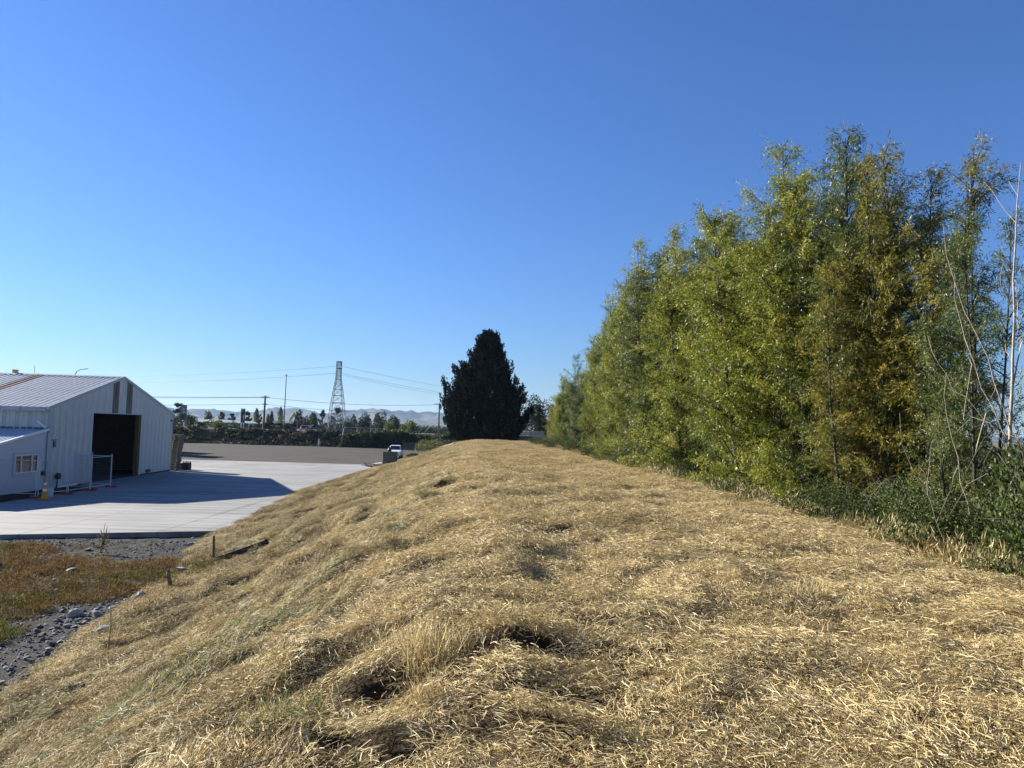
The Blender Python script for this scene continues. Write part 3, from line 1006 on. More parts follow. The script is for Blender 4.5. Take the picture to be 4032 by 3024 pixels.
def bramble(x, y, sx, sy, sz, v, label, group=None, rot=0.0, gz=None, name='bramble_bush'):
    z = float(bank_z(np.array([x]), np.array([y]))[0]) - .12 if gz is None else gz
    o = thing(name, label, 'bush', (x, y, z), rot, group)
    o.scale = (sx, sy, sz)
    link('foliage', BR[v], o)
    link('canes', cane_me[v], o)
    return o


bramble(9.9, 13.0, 2.3, 2.4, 3.7, 0, 'big dark bramble mound at the right edge below the dead trunk')
bramble(8.9, 11.2, 1.8, 1.7, 2.3, 1, 'dark bramble thicket spilling on to the straw at lower right')
bramble(8.8, 15.0, 1.8, 1.9, 2.0, 2, 'grey-leaved bramble clump left of the big mound')
bramble(7.9, 17.2, 1.3, 1.5, 1.5, 0, 'bramble clump with pale leaves at the foot of the yellow willow', rot=1)
bramble(11.3, 15.0, 2.2, 2.4, 3.4, 1, 'tall dark thicket around the base of the pale dead trunk')
ug = [(9.6, 17.6, 1.9, 2.4), (11.6, 18.4, 2.2, 3.2), (12.8, 16.5, 2.6, 3.4), (9.9, 20.3, 1.8, 2.2), (12.3, 21.0, 2.4, 3.4), (8.8, 19.6, 1.0, 1.0), (8.9, 22.6, 1.2, 1.4), (8.6, 25.5, 1.3, 1.5), (10.4, 24.5, 2.0, 3.0), (8.0, 28.2, 1.2, 1.3),
      (7.4, 31.4, 1.2, 1.3), (7.1, 35, 1.3, 1.4), (6.7, 39.5, 1.4, 1.4), (6.2, 45, 1.5, 1.5), (5.9, 51.5, 1.6, 1.4), (5.4, 59, 1.7, 1.6), (4.7, 68, 1.8, 1.5), (4.1, 77, 1.9, 1.4), (3.5, 86, 1.9, 1.3), (15, 20, 3, 3.4), (16, 24, 3, 3.8), (10.6, 29.5, 2.2, 3.2), (9.8, 34, 2.2, 3.2), (9.4, 41, 2.4, 3.2), (14.0, 14.0, 2.4, 2.6)]
UGL = ['undergrowth bush in front of the low orange-yellow willow', 'tall undergrowth bush between the dead trunk and the airy blue-green willow', 'tall undergrowth bush under the airy willow beside the dead trunk', 'undergrowth bush behind the low orange-yellow willow',
       'tall dark undergrowth under the sparse-topped yellow willow', 'small bush at the straw edge beside the orange-yellow willow', 'small bush at the straw edge below the tallest willow', 'small bush at the straw edge below the pale-topped willow', 'tall dark undergrowth behind the tallest willow',
       'small bush at the straw edge below the broad bright willow', 'small bush at the straw edge below the olive willow', 'small bush at the straw edge below the rounded mid-row willow', 'small bush at the straw edge below the darker mid-row willow', 'small bush at the straw edge below the twin-peaked willow',
       'low bush at the straw edge below the leaning feathery willow', 'low bush at the straw edge below the narrow willow', 'low bush at the straw edge below the grey-green willow', 'low bush at the straw edge before the small yellow-green willow', 'low bush at the straw edge beside the last willow',
       'undergrowth seen through the gap right of the airy willow', 'farther undergrowth seen through the gap right of the airy willow', 'tall undergrowth behind the broad bright willow', 'tall undergrowth behind the rounded mid-row willow', 'tall undergrowth behind the twin-peaked willow', 'low undergrowth at the right edge behind the big bramble mound']
for k, (x, y, s, h) in enumerate(ug):
    bramble(x, y, s, s, h, k % 3, UGL[k], 'undergrowth along the willow row', k * 1.1, name='undergrowth_bush')

# pale dead trees and bare saplings at the right
def dead_tree(name, label, base, stems, mat='pale_bark'):
    o = thing(name, label, 'dead tree', base)
    first = True
    for pts, r0 in stems:
        k = len(pts)
        V, F = tubes_np([(np.array(pts, float), np.linspace(r0, max(.006, r0 * .12), k))], 7)
        link('trunk' if first else 'branch', quad_mesh('trunk' if first else 'branch', V, F, MATS[mat], smooth=True), o)
        first = False
    return o


def wander(a, b, k, amp, rg):
    t = np.linspace(0, 1, k)[:, None]
    p = np.array(a)[None] * (1 - t) + np.array(b)[None] * t
    w = np.cumsum(rg.normal(0, amp, (k, 3)), 0)
    return p + w * np.sin(np.pi * t) ** .5


rg = np.random.default_rng(5)
st = [(wander((0, 0, 0), (.32, 0, 9.9), 14, .045, rg), .056)]
st.append((wander((.06, 0, 4.0), (-.95, .2, 7.6), 9, .05, rg), .015))
st.append((wander((.06, 0, 4.2), (-1.25, .1, 8.6), 9, .05, rg), .015))
st.append((wander((.1, 0, 5.3), (.85, .2, 8.3), 8, .04, rg), .015))
for k in range(14):
    z = rg.uniform(4, 9.3)
    a = rg.uniform(0, 6.28)
    L = rg.uniform(.5, 1.3)
    st.append((wander((.032 * z, 0, z), (.032 * z + np.cos(a) * L * .6, np.sin(a) * L * .6, z + L), 6, .03, rg), .008))
dead_tree('dead_tree', 'tall pale dead trunk with bare upright twigs at the right edge', (10.1, 15.0, .3), st)
rg = np.random.default_rng(6)
st = [(wander((0, 0, 0), (-.55, .1, 3.5), 10, .06, rg), .009), (wander((-.1, 0, 1.9), (.45, .2, 3.3), 7, .04, rg), .009), (wander((-.3, 0, 2.6), (-.1, .2, 3.9), 6, .03, rg), .007), (wander((-.4, 0, 3.0), (-.9, .1, 4.2), 6, .03, rg), .006)]
dead_tree('bare_sapling', 'bent bare sapling in front of the dark undergrowth, left of the dead trunk', (8.8, 13.9, 2.2), st)
st = [(wander((0, 0, 0), (-.75, .2, 2.9), 9, .05, rg), .008), (wander((-.2, 0, .9), (.35, .2, 2.0), 6, .03, rg), .007), (wander((-.35, 0, 1.4), (-.2, .1, 2.4), 6, .03, rg), .01)]
dead_tree('bare_sapling', 'thin curved grey sapling leaning left under the yellow willow', (8.0, 13.6, 2.0), st, 'dead_twig')
st = [(wander((0, 0, 0), (.25, .1, 1.9), 7, .03, rg), .007), (wander((.02, 0, .2), (-.25, .2, 1.7), 7, .03, rg), .007), (wander((.05, 0, .1), (.75, .1, 1.5), 7, .03, rg), .007), (wander((0, 0, .1), (-.55, .1, 1.3), 7, .03, rg), .006)]
dead_tree('bare_sapling', 'fan of bare straw-coloured shoots standing in the brambles', (9.3, 13.2, 2.9), st, 'dead_twig')

# dark pine at the end of the bank
rg = np.random.default_rng(17)
PH = 17.9
pine = thing('pine_tree', 'big dark pine with upswept tufted boughs at the end of the bank', 'tree', (-4.2, 112.5, 1.9))
prof_h = [0, .06, .16, .28, .40, .52, .64, .76, .86, .94, 1.0]
prof_r = [5.2, 6.4, 6.7, 6.3, 5.5, 4.6, 3.5, 2.6, 1.9, 1.2, .15]
paths, TP, TD, TS = [], [], [], []
t = np.linspace(0, 1, 12)
paths.append((np.stack([.5 * t, 0 * t, PH * .97 * t], -1), .42 * (1 - t) + .05))
nb = 330
for k in range(nb):
    tt = (k + rg.uniform()) / nb
    tt = tt ** 1.05 * .97 + .02
    a = k * 2.39996 + rg.normal(0, .3)
    lob = .86 + .2 * np.sin(a * 3 + tt * 9) + rg.normal(0, .1)
    rmax = np.interp(tt, prof_h, prof_r) * lob * (1.06 if k % 5 == 0 else .97)
    z0 = tt * PH * .93
    s = np.linspace(0, 1, 6)
    rise = rmax * (-.10 + .42 * s ** 2.4) - rmax * .20 * np.sin(s * np.pi)
    bp = np.stack([.5 * tt + np.cos(a) * rmax * s, np.sin(a) * rmax * s, z0 + rise], -1)
    paths.append((bp, np.linspace(.03 + .012 * rmax, .012, 6)))
    m = int((7 + rmax * 3.2) * (1.5 if tt < .45 else 1.1))
    ss = rg.uniform(.12, 1.0, m) ** .45
    p = np.stack([np.interp(ss, s, bp[:, c]) for c in range(3)], -1) + rg.normal(0, .30, (m, 3)) * np.array([1, 1, .7])
    TP.append(p)
    tip = np.where(ss > .8, 1.0, .3)
    TD.append(np.stack([np.cos(a) * (.55 - .35 * tip) + rg.normal(0, .16, m), np.sin(a) * (.55 - .35 * tip) + rg.normal(0, .16, m), np.full(m, 1.0)], -1))
    TS.append(rg.uniform(.7, 1.1, m) * (1 + .2 * tip))
TP, TD, TS = np.concatenate(TP), unit(np.concatenate(TD)), np.concatenate(TS)
NB = 26
n = len(TP)
ax = rg.uniform(0, 1, (n, NB, 1))
bp = TP[:, None] + TD[:, None] * (ax * .85 * TS[:, None, None])
bd = unit(TD[:, None] * .8 + rg.normal(0, .58, (n, NB, 3)))
V, F = leaf_quads(bp.reshape(-1, 3), bd.reshape(-1, 3), .34 * rg.uniform(.7, 1.2, n * NB), .15, rg)
rnn = np.clip(np.repeat(rg.normal(.4, .18, n), NB) + rg.normal(0, .15, n * NB), 0, 1)
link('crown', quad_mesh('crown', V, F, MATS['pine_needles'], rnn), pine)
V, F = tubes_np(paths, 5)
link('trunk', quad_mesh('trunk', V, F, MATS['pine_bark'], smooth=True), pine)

# farther trees and shrubs: tree(kind) builds a crown and a trunk of its own
def far_tree(name, label, x, y, z, w, h, kind, mat, seed, n=2600, leaf=.42, group=None):
    rg = np.random.default_rng(seed)
    o = thing(name, label, 'tree' if 'tree' in name or name in ('poplar',) else 'bush', (x, y, z), 0, group)
    if kind == 'round':
        V, F, rn = bush_mesh(seed, w / 2, w / 2, h, n, leaf, leaf * .6, .2, clumps=20)
    elif kind == 'poplar':
        u = rg.uniform(0, 1, n)
        rr = np.interp(u, [0, .12, .4, .8, 1], [.45, .9, 1, .6, .08]) * w / 2
        a = rg.uniform(0, 6.283, n)
        q = rg.uniform(.2, 1, n) ** .5 * (.8 + .3 * np.sin(a * 3 + u * 14))
        P = np.stack([np.cos(a) * rr * q, np.sin(a) * rr * q, .05 * h + u * h * .95], -1)
        V, F = leaf_quads(P, rg.normal(0, .5, (n, 3)) + np.array([0, 0, 1.0]), leaf * rg.uniform(.6, 1.2, n), leaf * .5, rg)
        rn = np.clip(rg.normal(.45, .22, n), 0, 1)
    else:   # conifer with tiered boughs
        tiers = 11
        k = rg.integers(0, 46, n)
        ha = rg.uniform(.04, .96, 46)
        aa = rg.uniform(0, 6.283, 46)
        s = rg.uniform(.1, 1, n) ** .7
        rr = (w / 2) * (1 - ha[k]) ** .75 * (.75 + .5 * rg.uniform(size=46)[k])
        P = np.stack([np.cos(aa[k]) * rr * s, np.sin(aa[k]) * rr * s, ha[k] * h + .12 * h * s * s * (1 - ha[k] * .5)], -1) + rg.normal(0, w * .028, (n, 3))
        V, F = leaf_quads(P, np.stack([np.cos(aa[k]), np.sin(aa[k]), np.full(n, .8)], -1) + rg.normal(0, .4, (n, 3)), leaf * rg.uniform(.6, 1.2, n), leaf * .5, rg)
        rn = np.clip(rg.normal(.4, .2, n), 0, 1)
    V = V * np.array([1.22, 1.22, 1.0])
    link('crown', quad_mesh('crown', V, F, MATS[mat], rn), o)
    tv, tf = tubes_np([(np.array([(0, 0, 0), (0, 0, h * .3), (.02 * h, 0, h * .75)]), np.array([.03, .022, .008]) * h)], 6)
    link('trunk', quad_mesh('trunk', tv, tf, MATS['bark']), o)
    return o


FT = [  # x, y, top z, width, kind, material, label, leaf
    (-103.3, 230, 9.4, 6.0, 'conifer', 'far_dark', 'dark ragged conifer beyond the road, behind the grey and green sign', 'conifer_tree', .5),
    (-91.5, 207, 6.0, 4.8, 'round', 'far_green', 'olive rounded tree below the dark conifer, left of the road sign bushes', 'round_tree', .4),
    (-105.7, 260, 7.3, 3.6, 'round', 'far_green', 'rounded grey-green tree behind the low shed with the pale roof, leftmost of those there', 'round_tree', .45),
    (-101.5, 260, 7.8, 3.0, 'conifer', 'far_dark', 'small conifer standing above the left end of the pale roof', 'conifer_tree', .4),
    (-98.8, 262, 7.0, 3.4, 'conifer', 'far_dark', 'low dark conifer clump above the middle of the pale roof', 'conifer_tree', .45),
    (-88.9, 250, 8.2, 3.2, 'conifer', 'far_dark', 'pointed conifer just right of the tall green sign', 'conifer_tree', .4),
    (-103.1, 300, 9.9, 2.6, 'poplar', 'far_bright', 'pale upright poplar left of the leaning wooden power pole', 'poplar', .4),
    (-94.9, 280, 7.2, 2.4, 'conifer', 'far_dark', 'small dark conifer touching the left side of the wooden power pole', 'conifer_tree', .4),
    (-105.0, 320, 7.9, 1.5, 'poplar', 'far_bright', 'thin low poplar right of the wooden power pole', 'poplar', .4),
    (-103.4, 320, 9.2, 1.9, 'poplar', 'far_green', 'slim poplar between the power pole and the tall lamp mast', 'poplar', .4),
    (-97.1, 312, 11.0, 2.7, 'poplar', 'far_bright', 'tallest poplar, just left of the tall lamp mast', 'poplar', .4),
    (-85.9, 300, 9.9, 4.4, 'conifer', 'far_dark', 'dark pointed conifer behind the excavator arm and low notice board', 'conifer_tree', .45),
    (-85.6, 312, 9.0, 3.6, 'round', 'far_green', 'dusty pointed round tree in the dust cloud', 'round_tree', .5),
    (-82.2, 308, 8.4, 3.2, 'round', 'far_green', 'dusty round tree right beside the pointed one in the dust', 'round_tree', .5),
    (-76.3, 300, 9.9, 3.7, 'conifer', 'far_dark', 'spiky dark tree left of the lattice pylon', 'conifer_tree', .45),
    (-81.0, 345, 11.8, 8.8, 'conifer', 'far_dark', 'broad conifer seen through the legs of the lattice pylon', 'conifer_tree', .5),
    (-64.7, 300, 8.2, 4.4, 'round', 'far_dark', 'dark round tree just right of the lattice pylon', 'round_tree', .5),
    (-57.8, 290, 8.3, 6.4, 'round', 'far_dark', 'wide dark tree second to the right of the lattice pylon', 'round_tree', .5),
    (-50.2, 285, 9.2, 6.2, 'round', 'far_dark', 'tallest dark tree right of the pylon, with a pointed top', 'round_tree', .5),
    (-45.7, 290, 7.9, 5.0, 'round', 'far_green', 'olive tree at the right end of the distant dark trees', 'round_tree', .5),
    (-33.0, 240, 7.1, 5.4, 'round', 'far_bright', 'pale grey-green willow far off, left of the right-hand power pole', 'round_tree', .42),
    (4.9, 131, 9.6, 6.4, 'round', 'far_dark', 'small dark tree at the right foot of the big pine', 'round_tree', .30),
]
for k, (x, y, tz, w, kind, mat, lab, nm, lf) in enumerate(FT):
    zb = 0.9 if y > 180 else 1.7
    far_tree(nm, lab, x, y, zb, w, tz - zb, kind, mat, 200 + k, 2600 if y > 180 else 9000, lf)
FB = [
    (-75.5, 176, 5.5, 5.0, 'far_green', 'tall dark green bush by the grey and green sign', .32),
    (-71.2, 178, 4.6, 4.6, 'far_dark', 'spreading dark bush sloping right from the tall one', .32),
    (-80.2, 174, 4.8, 4.5, 'far_green', 'bush with yellow-green top left of the tall dark one', .32),
    (-68.7, 173, 4.6, 3.6, 'far_bright', 'sunlit round bush in front of the low shed, left one', .28),
    (-64.1, 171, 4.1, 3.4, 'far_green', 'round bush left of the tall green sign posts', .28),
    (-66.0, 158.0, 4.0, 1.7, 'far_bright', 'tufty yellow-green bush on the bank edge below the round bushes', .22),
    (-72.5, 157.0, 3.7, 1.5, 'far_bright', 'small bright bush with white flowers on the bank edge', .2),
    (-79.0, 157.2, 4.0, 1.6, 'far_dark', 'dark bush on the bank edge beside the shed corner', .2),
    (-47.0, 156.0, 4.1, 1.4, 'far_green', 'small bush at the foot of the tall lamp mast', .18),
    (-50.5, 158.0, 3.7, 2.4, 'far_green', 'low bush left of the tall lamp mast', .2),
    (-54.8, 156.5, 3.9, .8, 'far_bright', 'tiny bright shrub left of the wooden power pole', .15),
    (-33.0, 200, 5.2, 2.9, 'far_bright', 'yellowish round shrub beyond the road under the dark trees', .3),
    (-10.3, 96, 2.75, 3.4, 'far_bright', 'yellow-green bush at the edge of the bank right of the pickup', .13),
    (-11.0, 87, 1.2, 2.2, 'far_green', 'low olive bush spilling from the bank beside the pickup', .12),
    (-8.4, 101, 2.9, 3.4, 'far_green', 'green bush on the bank just left of the pine', .14),
    (-14.5, 141, 2.0, 5.0, 'scrub', 'brownish scrub bush right of the buried concrete wall', .2),
    (0.2, 119, 2.7, 2.0, 'far_dark', 'small bush under the pine beside the white railing', .16),
    (5.4, 110, 2.9, 2.2, 'scrub', 'dry brown scrub at the end of the white railing', .16),
]
for k, (x, y, tz, w, mat, lab, lf) in enumerate(FB):
    zb = {True: 0.9, False: 2.9}[y > 165]
    if y < 150:
        zb = float(bank_z(np.array([x]), np.array([y]))[0]) - .15 if x > -13.5 else -.1
    elif y < 157:
        zb = 2.7
    far_tree('bush', lab, x, y, zb, w, tz - zb, 'round', mat, 300 + k, 2400, lf)

# long far hedgerow and the bramble hedge on the road bank
V, F, rn = bush_mesh(77, 95, 4, 3.7, 16000, .8, .5, .2, clumps=160)
V[:, 2] += 0.9
V += np.array([-70, 352, 0])
tag(link('hedgerow', quad_mesh('hedgerow', V, F, MATS['far_green'], rn)), 'long low hazy hedgerow across the plain behind the pylon', 'hedge')
rg = np.random.default_rng(81)
n = 42000
hx = rg.uniform(-34, -6, n)
env = 1 + .35 * noise2(hx / 2.2, 0 * hx, 5) + .18 * noise2(hx / .8, 0 * hx, 6)
u = rg.uniform(0, 1, n)
hyc = rg.normal(0, 1, n)
hz_ = (u ** .75) * 3.15 * env
hy = 148.6 + (1 - np.sqrt(u)) * -1.4 + rg.normal(0, .45, n) + 3.0 * u ** 2 * rg.uniform(0, 1, n)
lump = noise2(hx / 1.2, hz_ / .8, 8)
hy -= 1.2 * lump
V, F = leaf_quads(np.stack([hx, hy, hz_ - .1], -1), rg.normal(0, .6, (n, 3)) + np.array([0, -.4, .5]), .30 * rg.uniform(.6, 1.2, n), .19, rg)
rn = np.clip(.42 + .5 * lump + rg.normal(0, .16, n), 0, 1)
tag(link('hedge', quad_mesh('hedge', V, F, MATS['far_green'], rn)), 'long dark overgrown hedge covering the road bank behind the white pickup', 'hedge')

# scrub on the road bank
def clump_proto(seed, n, r, h, leaf, lw, mat, up=.6):
    rg = np.random.default_rng(seed)
    a, q = rg.uniform(0, 6.283, n), rg.uniform(0, 1, n) ** .5
    P = np.stack([np.cos(a) * q * r, np.sin(a) * q * r, rg.uniform(0, 1, n) * h * (1 - .6 * q)], -1)
    V, F = leaf_quads(P, rg.normal(0, .6, (n, 3)) + np.array([0, 0, up]), leaf * rg.uniform(.5, 1.3, n), lw, rg)
    return proto('clump', quad_mesh('clump', V, F, MATS[mat], np.clip(rg.normal(.45, .25, n), 0, 1)))


scr = [clump_proto(400 + k, 90, .55, .5, .30, .11, 'scrub') for k in range(4)]
rg = np.random.default_rng(44)
n = 5200
px, py = rg.uniform(-115, -9, n), rg.uniform(148, 157, n)
keep = (py < 154.5 - 1.2 * rg.uniform(size=n)) & (noise2(px / 2.5, py / 1.5, 90) > -.22) & ((px < -33) | (rg.uniform(size=n) < .4))
px, py = px[keep], py[keep]
pz = emb_z(px, py) - .05
n = len(px)
scatter('scrub', np.stack([px, py, pz], -1), np.stack([rg.normal(0, .2, n), rg.normal(0, .2, n), rg.uniform(0, 6.28, n)], -1), rg.uniform(.5, 1.25, n) * np.where(rg.uniform(size=n) < .06, 1.7, 1), rg.integers(0, 4, n), np.clip(noise2(px / 4, py / 2, 91) * 1.8 + .4, 0, 1), scr)

# ------------------------------------------------------------------ cut straw on the bank
def straw_proto(seed, n, r, L0, L1, w0, w1, mode, mat='straw', zmax=.06):
    rg = np.random.default_rng(seed)
    a, q = rg.uniform(0, 6.283, n), rg.uniform(0, 1, n) ** .5
    c = np.stack([np.cos(a) * q * r, np.sin(a) * q * r, 0 * a], -1)
    az = rg.uniform(0, 6.283, n) if mode != 'swath' else rg.normal(0, .45, n)
    L = rg.uniform(L0, L1, n)
    if mode in ('lie', 'swath'):
        el = rg.normal(.05, .28, n)
        c[:, 2] = rg.uniform(.0, zmax, n)
        bend = rg.normal(-.06, .10, n)
    else:
        el = rg.normal(1.25, .28, n)
        bend = rg.normal(0, .15, n)
        c[:, 2] = -.02
    d = np.stack([np.cos(el) * np.cos(az), np.cos(el) * np.sin(az), np.sin(el)], -1)
    side = np.stack([-np.sin(az), np.cos(az), 0 * az], -1)
    upv = np.cross(d, side)
    ro = rg.uniform(-1.2, 1.2, n)[:, None]
    wv = (side * np.cos(ro) + upv * np.sin(ro)) * (rg.uniform(w0, w1, n) / 2)[:, None]
    o = -.5 if mode in ('lie', 'swath') else 0.0
    p0 = c + d * (L * o)[:, None]
    p2 = p0 + d * L[:, None] + side * (bend * L)[:, None]
    p1 = (p0 + p2) / 2 + side * (-bend * L * .6)[:, None] + np.array([0, 0, 1]) * (np.abs(bend) * L * .4)[:, None]
    tp = .55 if mode in ('lie', 'swath') else .35
    V = np.stack([p0 - wv, p0 + wv, p1 - wv, p1 + wv, p2 - wv * tp, p2 + wv * tp], 1).reshape(-1, 3)
    b = np.arange(n)[:, None] * 6
    F = np.concatenate([b + np.array([0, 1, 3, 2]), b + np.array([2, 3, 5, 4])], 1).reshape(-1, 4)
    rn = np.repeat(np.clip(rg.normal(.50, .27, n), 0, 1), 2)
    return proto('straw_patch', quad_mesh('straw_patch', V, F, MATS[mat], rn))


SP = [straw_proto(500 + k, 700, .36, .02, .105, .0020, .0048, 'lie', zmax=.085) for k in range(6)]            # 0-5
SP += [straw_proto(510 + k, 480, .40, .04, .16, .0022, .005, 'swath', zmax=.085) for k in range(3)]          # 6-8
SP += [straw_proto(520 + k, 80, .22, .03, .09, .0035, .006, 'stand') for k in range(3)]           # 9-11
SP += [straw_proto(530 + k, 110, .13, .12, .30, .0035, .006, 'stand') for k in range(2)]          # 12-13
SP += [straw_proto(540 + k, 230, .34, .06, .18, .003, .006, 'lie', 'grass_green', .05) for k in range(2)]   # 14-15
SP += [straw_proto(550 + k, 150, .14, .08, .22, .003, .0055, 'stand', 'grass_green') for k in range(2)]      # 16-17
rg = np.random.default_rng(55)
PX, PY, PK, PS = [], [], [], []


def sow(y0, y1, per_m2, s0, s1, picks, wts, xa=None, xb=None):
    n = int((y1 - y0) * 20 * per_m2)
    y = rg.uniform(y0, y1, n)
    x = rg.uniform(-15.8, 8, n)
    lo = np.maximum(xt(y) - .1 - 1.0 * (y < 31), -.85 * y - 1.2)
    hi = np.minimum(xr(y) + .5, .85 * y + 1.2)
    k = (x > lo) & (x < hi)
    k &= (x > xt(y) - .1) | (bank_z(x, y) > rough_z(x, y) - .02)
    x, y = x[k], y[k]
    PX.append(x)
    PY.append(y)
    PK.append(rg.choice(picks, len(x), p=np.array(wts) / sum(wts)))
    PS.append(rg.uniform(s0, s1, len(x)))


LIE, SWA, STA, TUF, GRL, GRS = [0, 1, 2, 3, 4, 5], [6, 7, 8], [9, 10, 11], [12, 13], [14, 15], [16, 17]
al = LIE + SWA + STA
wt = [1] * 6 + [.7] * 3 + [.5] * 3
sow(2.2, 9, 24, .7, 1.1, al, wt)
sow(9, 20, 15, .9, 1.35, al, wt)
sow(20, 42, 13, .9, 1.35, al, wt)
sow(42, 106, 13, .9, 1.35, al, wt)
sow(2.5, 22, .35, .5, .9, TUF, [1, 1])
sow(3, 40, .15, .6, 1.2, GRS, [1, 1])
X, Y = np.concatenate(PX), np.concatenate(PY)
K, S = np.concatenate(PK), np.concatenate(PS)
# greener where the left flank catches moisture
gm = noise2(X / 1.6, Y / 2.0, 95) + .30 * (X < xc(Y) - 2.2) + .35 * np.exp(-((X + 3.5) ** 2 + (Y - 9.7) ** 2) / 1.2) + .35 * np.exp(-((X + 1.3) ** 2 + (Y - 4.5) ** 2) / .5)
isg = (gm > .44) & np.isin(K, LIE) & (rg.uniform(size=len(X)) < .8)
K[isg] = rg.choice(GRL, isg.sum())
clumpy = noise2(X / .5, Y / .5, 96)
keep = ~((np.isin(K, STA + TUF)) & (clumpy < -.02))
pit = np.zeros(len(X))
for a, b, r, d in PITS:
    pit = np.maximum(pit, np.exp(-((X - a) ** 2 + (Y - b) ** 2) / (r * r)))
keep &= ~((pit > .5) & (rg.uniform(size=len(X)) < .45))
X, Y, K, S = X[keep], Y[keep], K[keep], S[keep]
extra = [(-.49, 5.13, 12, 1.25), (-.6, 5.3, 13, 1.1), (-.63, 5.6, 12, 1.0), (-.35, 5.35, 13, .9), (-1.43, 4.53, 16, 1.2), (-1.3, 4.4, 17, 1.1), (-1.2, 4.6, 16, 1.0), (-1.5, 4.75, 17, 1.0), (3.07, 7.65, 12, .9), (3.2, 7.7, 13, .8), (3.09, 5.69, 12, .8), (2.9, 7.6, 12, .7), (-.2, 5.6, 9, 1.5), (3.6, 4.6, 13, .7), (1.1, 4.4, 12, .6)]
X = np.concatenate([X, [e[0] for e in extra]])
Y = np.concatenate([Y, [e[1] for e in extra]])
K = np.concatenate([K, [e[2] for e in extra]]).astype(int)
S = np.concatenate([S, [e[3] for e in extra]])
K[(rg.uniform(size=len(X)) < .10) & np.isin(K, LIE) & (X < xc(Y) - 1.5)] = GRL[0]
yaw = rg.uniform(0, 6.283, len(X))
sw = np.isin(K, SWA)
yaw[sw] = (noise2(X / 1.5, Y / 1.5, 97) * 5 + .3)[sw]
up_ = np.array([0, 0, 1.0])
N = bank_n(X, Y)
st_ = np.isin(K, STA + TUF + GRS)
N[st_] = N[st_] * .35 + up_ * .65 + rg.normal(0, .12, (st_.sum(), 3))
left = sstep(.12, .55, (xc(Y) - X) / (xc(Y) - xt(Y)))
tint = np.clip(-.04 + .55 * left + .8 * noise2(X / 1.3, Y / 1.5, 98) + 1.1 * noise2(X / .32, Y / .36, 99), 0, 1)
scatter('cut_straw', np.stack([X, Y, bank_z(X, Y) + .004], -1), frames(N, yaw), S, K, tint, SP)
NSTRAW = len(X)
# ragged fringe of uncut grass and weeds where the mown strip meets the brambles
ny = 6 + 90 * rg.uniform(0, 1, 1500) ** 1.7
nx = xr(ny) + rg.normal(.25, .28, len(ny))
nk = rg.choice([0, 1, 2, 3, 4, 4, 5], len(ny))
FR = [SP[12], SP[13], SP[16], SP[17], clump_proto(620, 160, .25, .42, .12, .010, 'straw', 1.6), clump_proto(621, 260, .3, .5, .06, .028, 'bramble', .6)]
scatter('grass_fringe', np.stack([nx, ny, bank_z(nx, ny) - .03], -1), np.stack([rg.normal(0, .22, len(ny)), rg.normal(0, .22, len(ny)), rg.uniform(0, 6.28, len(ny))], -1), rg.uniform(.6, 1.5, len(ny)), nk, rg.uniform(0, 1, len(ny)), FR)

# loose dark sticks and long pale stalks
def stick_me(seed, n, L0, L1, r, mat):
    rg = np.random.default_rng(seed)
    ps = []
    for k in range(n):
        x = rg.uniform(-5.5, 5.5)
        y = 3.2 + rg.uniform(0, 1) ** 1.6 * 22
        if abs(x) > .75 * y:
            x = x * .4
        a, L = rg.uniform(0, 3.14), rg.uniform(L0, L1)
        t = np.linspace(-.5, .5, 5)
        X_, Y_ = x + np.cos(a) * t * L + rg.normal(0, .012, 5), y + np.sin(a) * t * L + rg.normal(0, .012, 5)
        zz = bank_z(X_, Y_).max() + .05 + rg.normal(0, .05) * t
        ps.append((np.stack([X_, Y_, zz], -1), np.full(5, r * rg.uniform(.6, 1.3))))
    V, F = tubes_np(ps, 4)
    return quad_mesh('sticks', V, F, MATS[mat])


link('sticks', stick_me(71, 80, .2, .6, .003, 'timber_dark'))['kind'] = 'stuff'
link('stalks', stick_me(72, 160, .15, .5, .0032, 'dead_twig'))['kind'] = 'stuff'

# ------------------------------------------------------------------ weeds, pebbles and stones on the rough ground
wd = [clump_proto(600 + k, 150, .30, .15, .09, .012, 'rust_weed') for k in range(4)] + [clump_proto(610 + k, 50, .16, .10, .07, .03, 'lime_weed') for k in range(2)]
rg = np.random.default_rng(66)
n = 5200
wx, wy = rg.uniform(-24, -7, n), rg.uniform(9, 28.5, n)
d = noise2(wx / 2.4, wy / 1.7, 110) + .6 * noise2(wx / .8, wy / .7, 111)
band = np.exp(-((wy - 21.0 - (wx + 14) * .1) / 5.4) ** 2)
keep = (wx < xt(wy) + .6) & (d + .62 * band > .36) & (wy < 27.68 + (wx + 18.78) * .338 - .8)
wx, wy = wx[keep], wy[keep]
n = len(wx)
kk = rg.integers(0, 4, n)
lime = (noise2(wx / 1.5, wy / 1.5, 112) > .28) & (rg.uniform(size=n) < .15)
kk[lime] = rg.integers(4, 6, lime.sum())
scatter('weeds', np.stack([wx, wy, np.maximum(rough_z(wx, wy), bank_z(wx, wy)) - .01], -1), np.stack([rg.normal(0, .15, n), rg.normal(0, .15, n), rg.uniform(0, 6.28, n)], -1), rg.uniform(.5, 1.2, n), kk,
        np.clip(.35 + 1.6 * noise2(wx / 2, wy / 2, 113), 0, 1), wd)


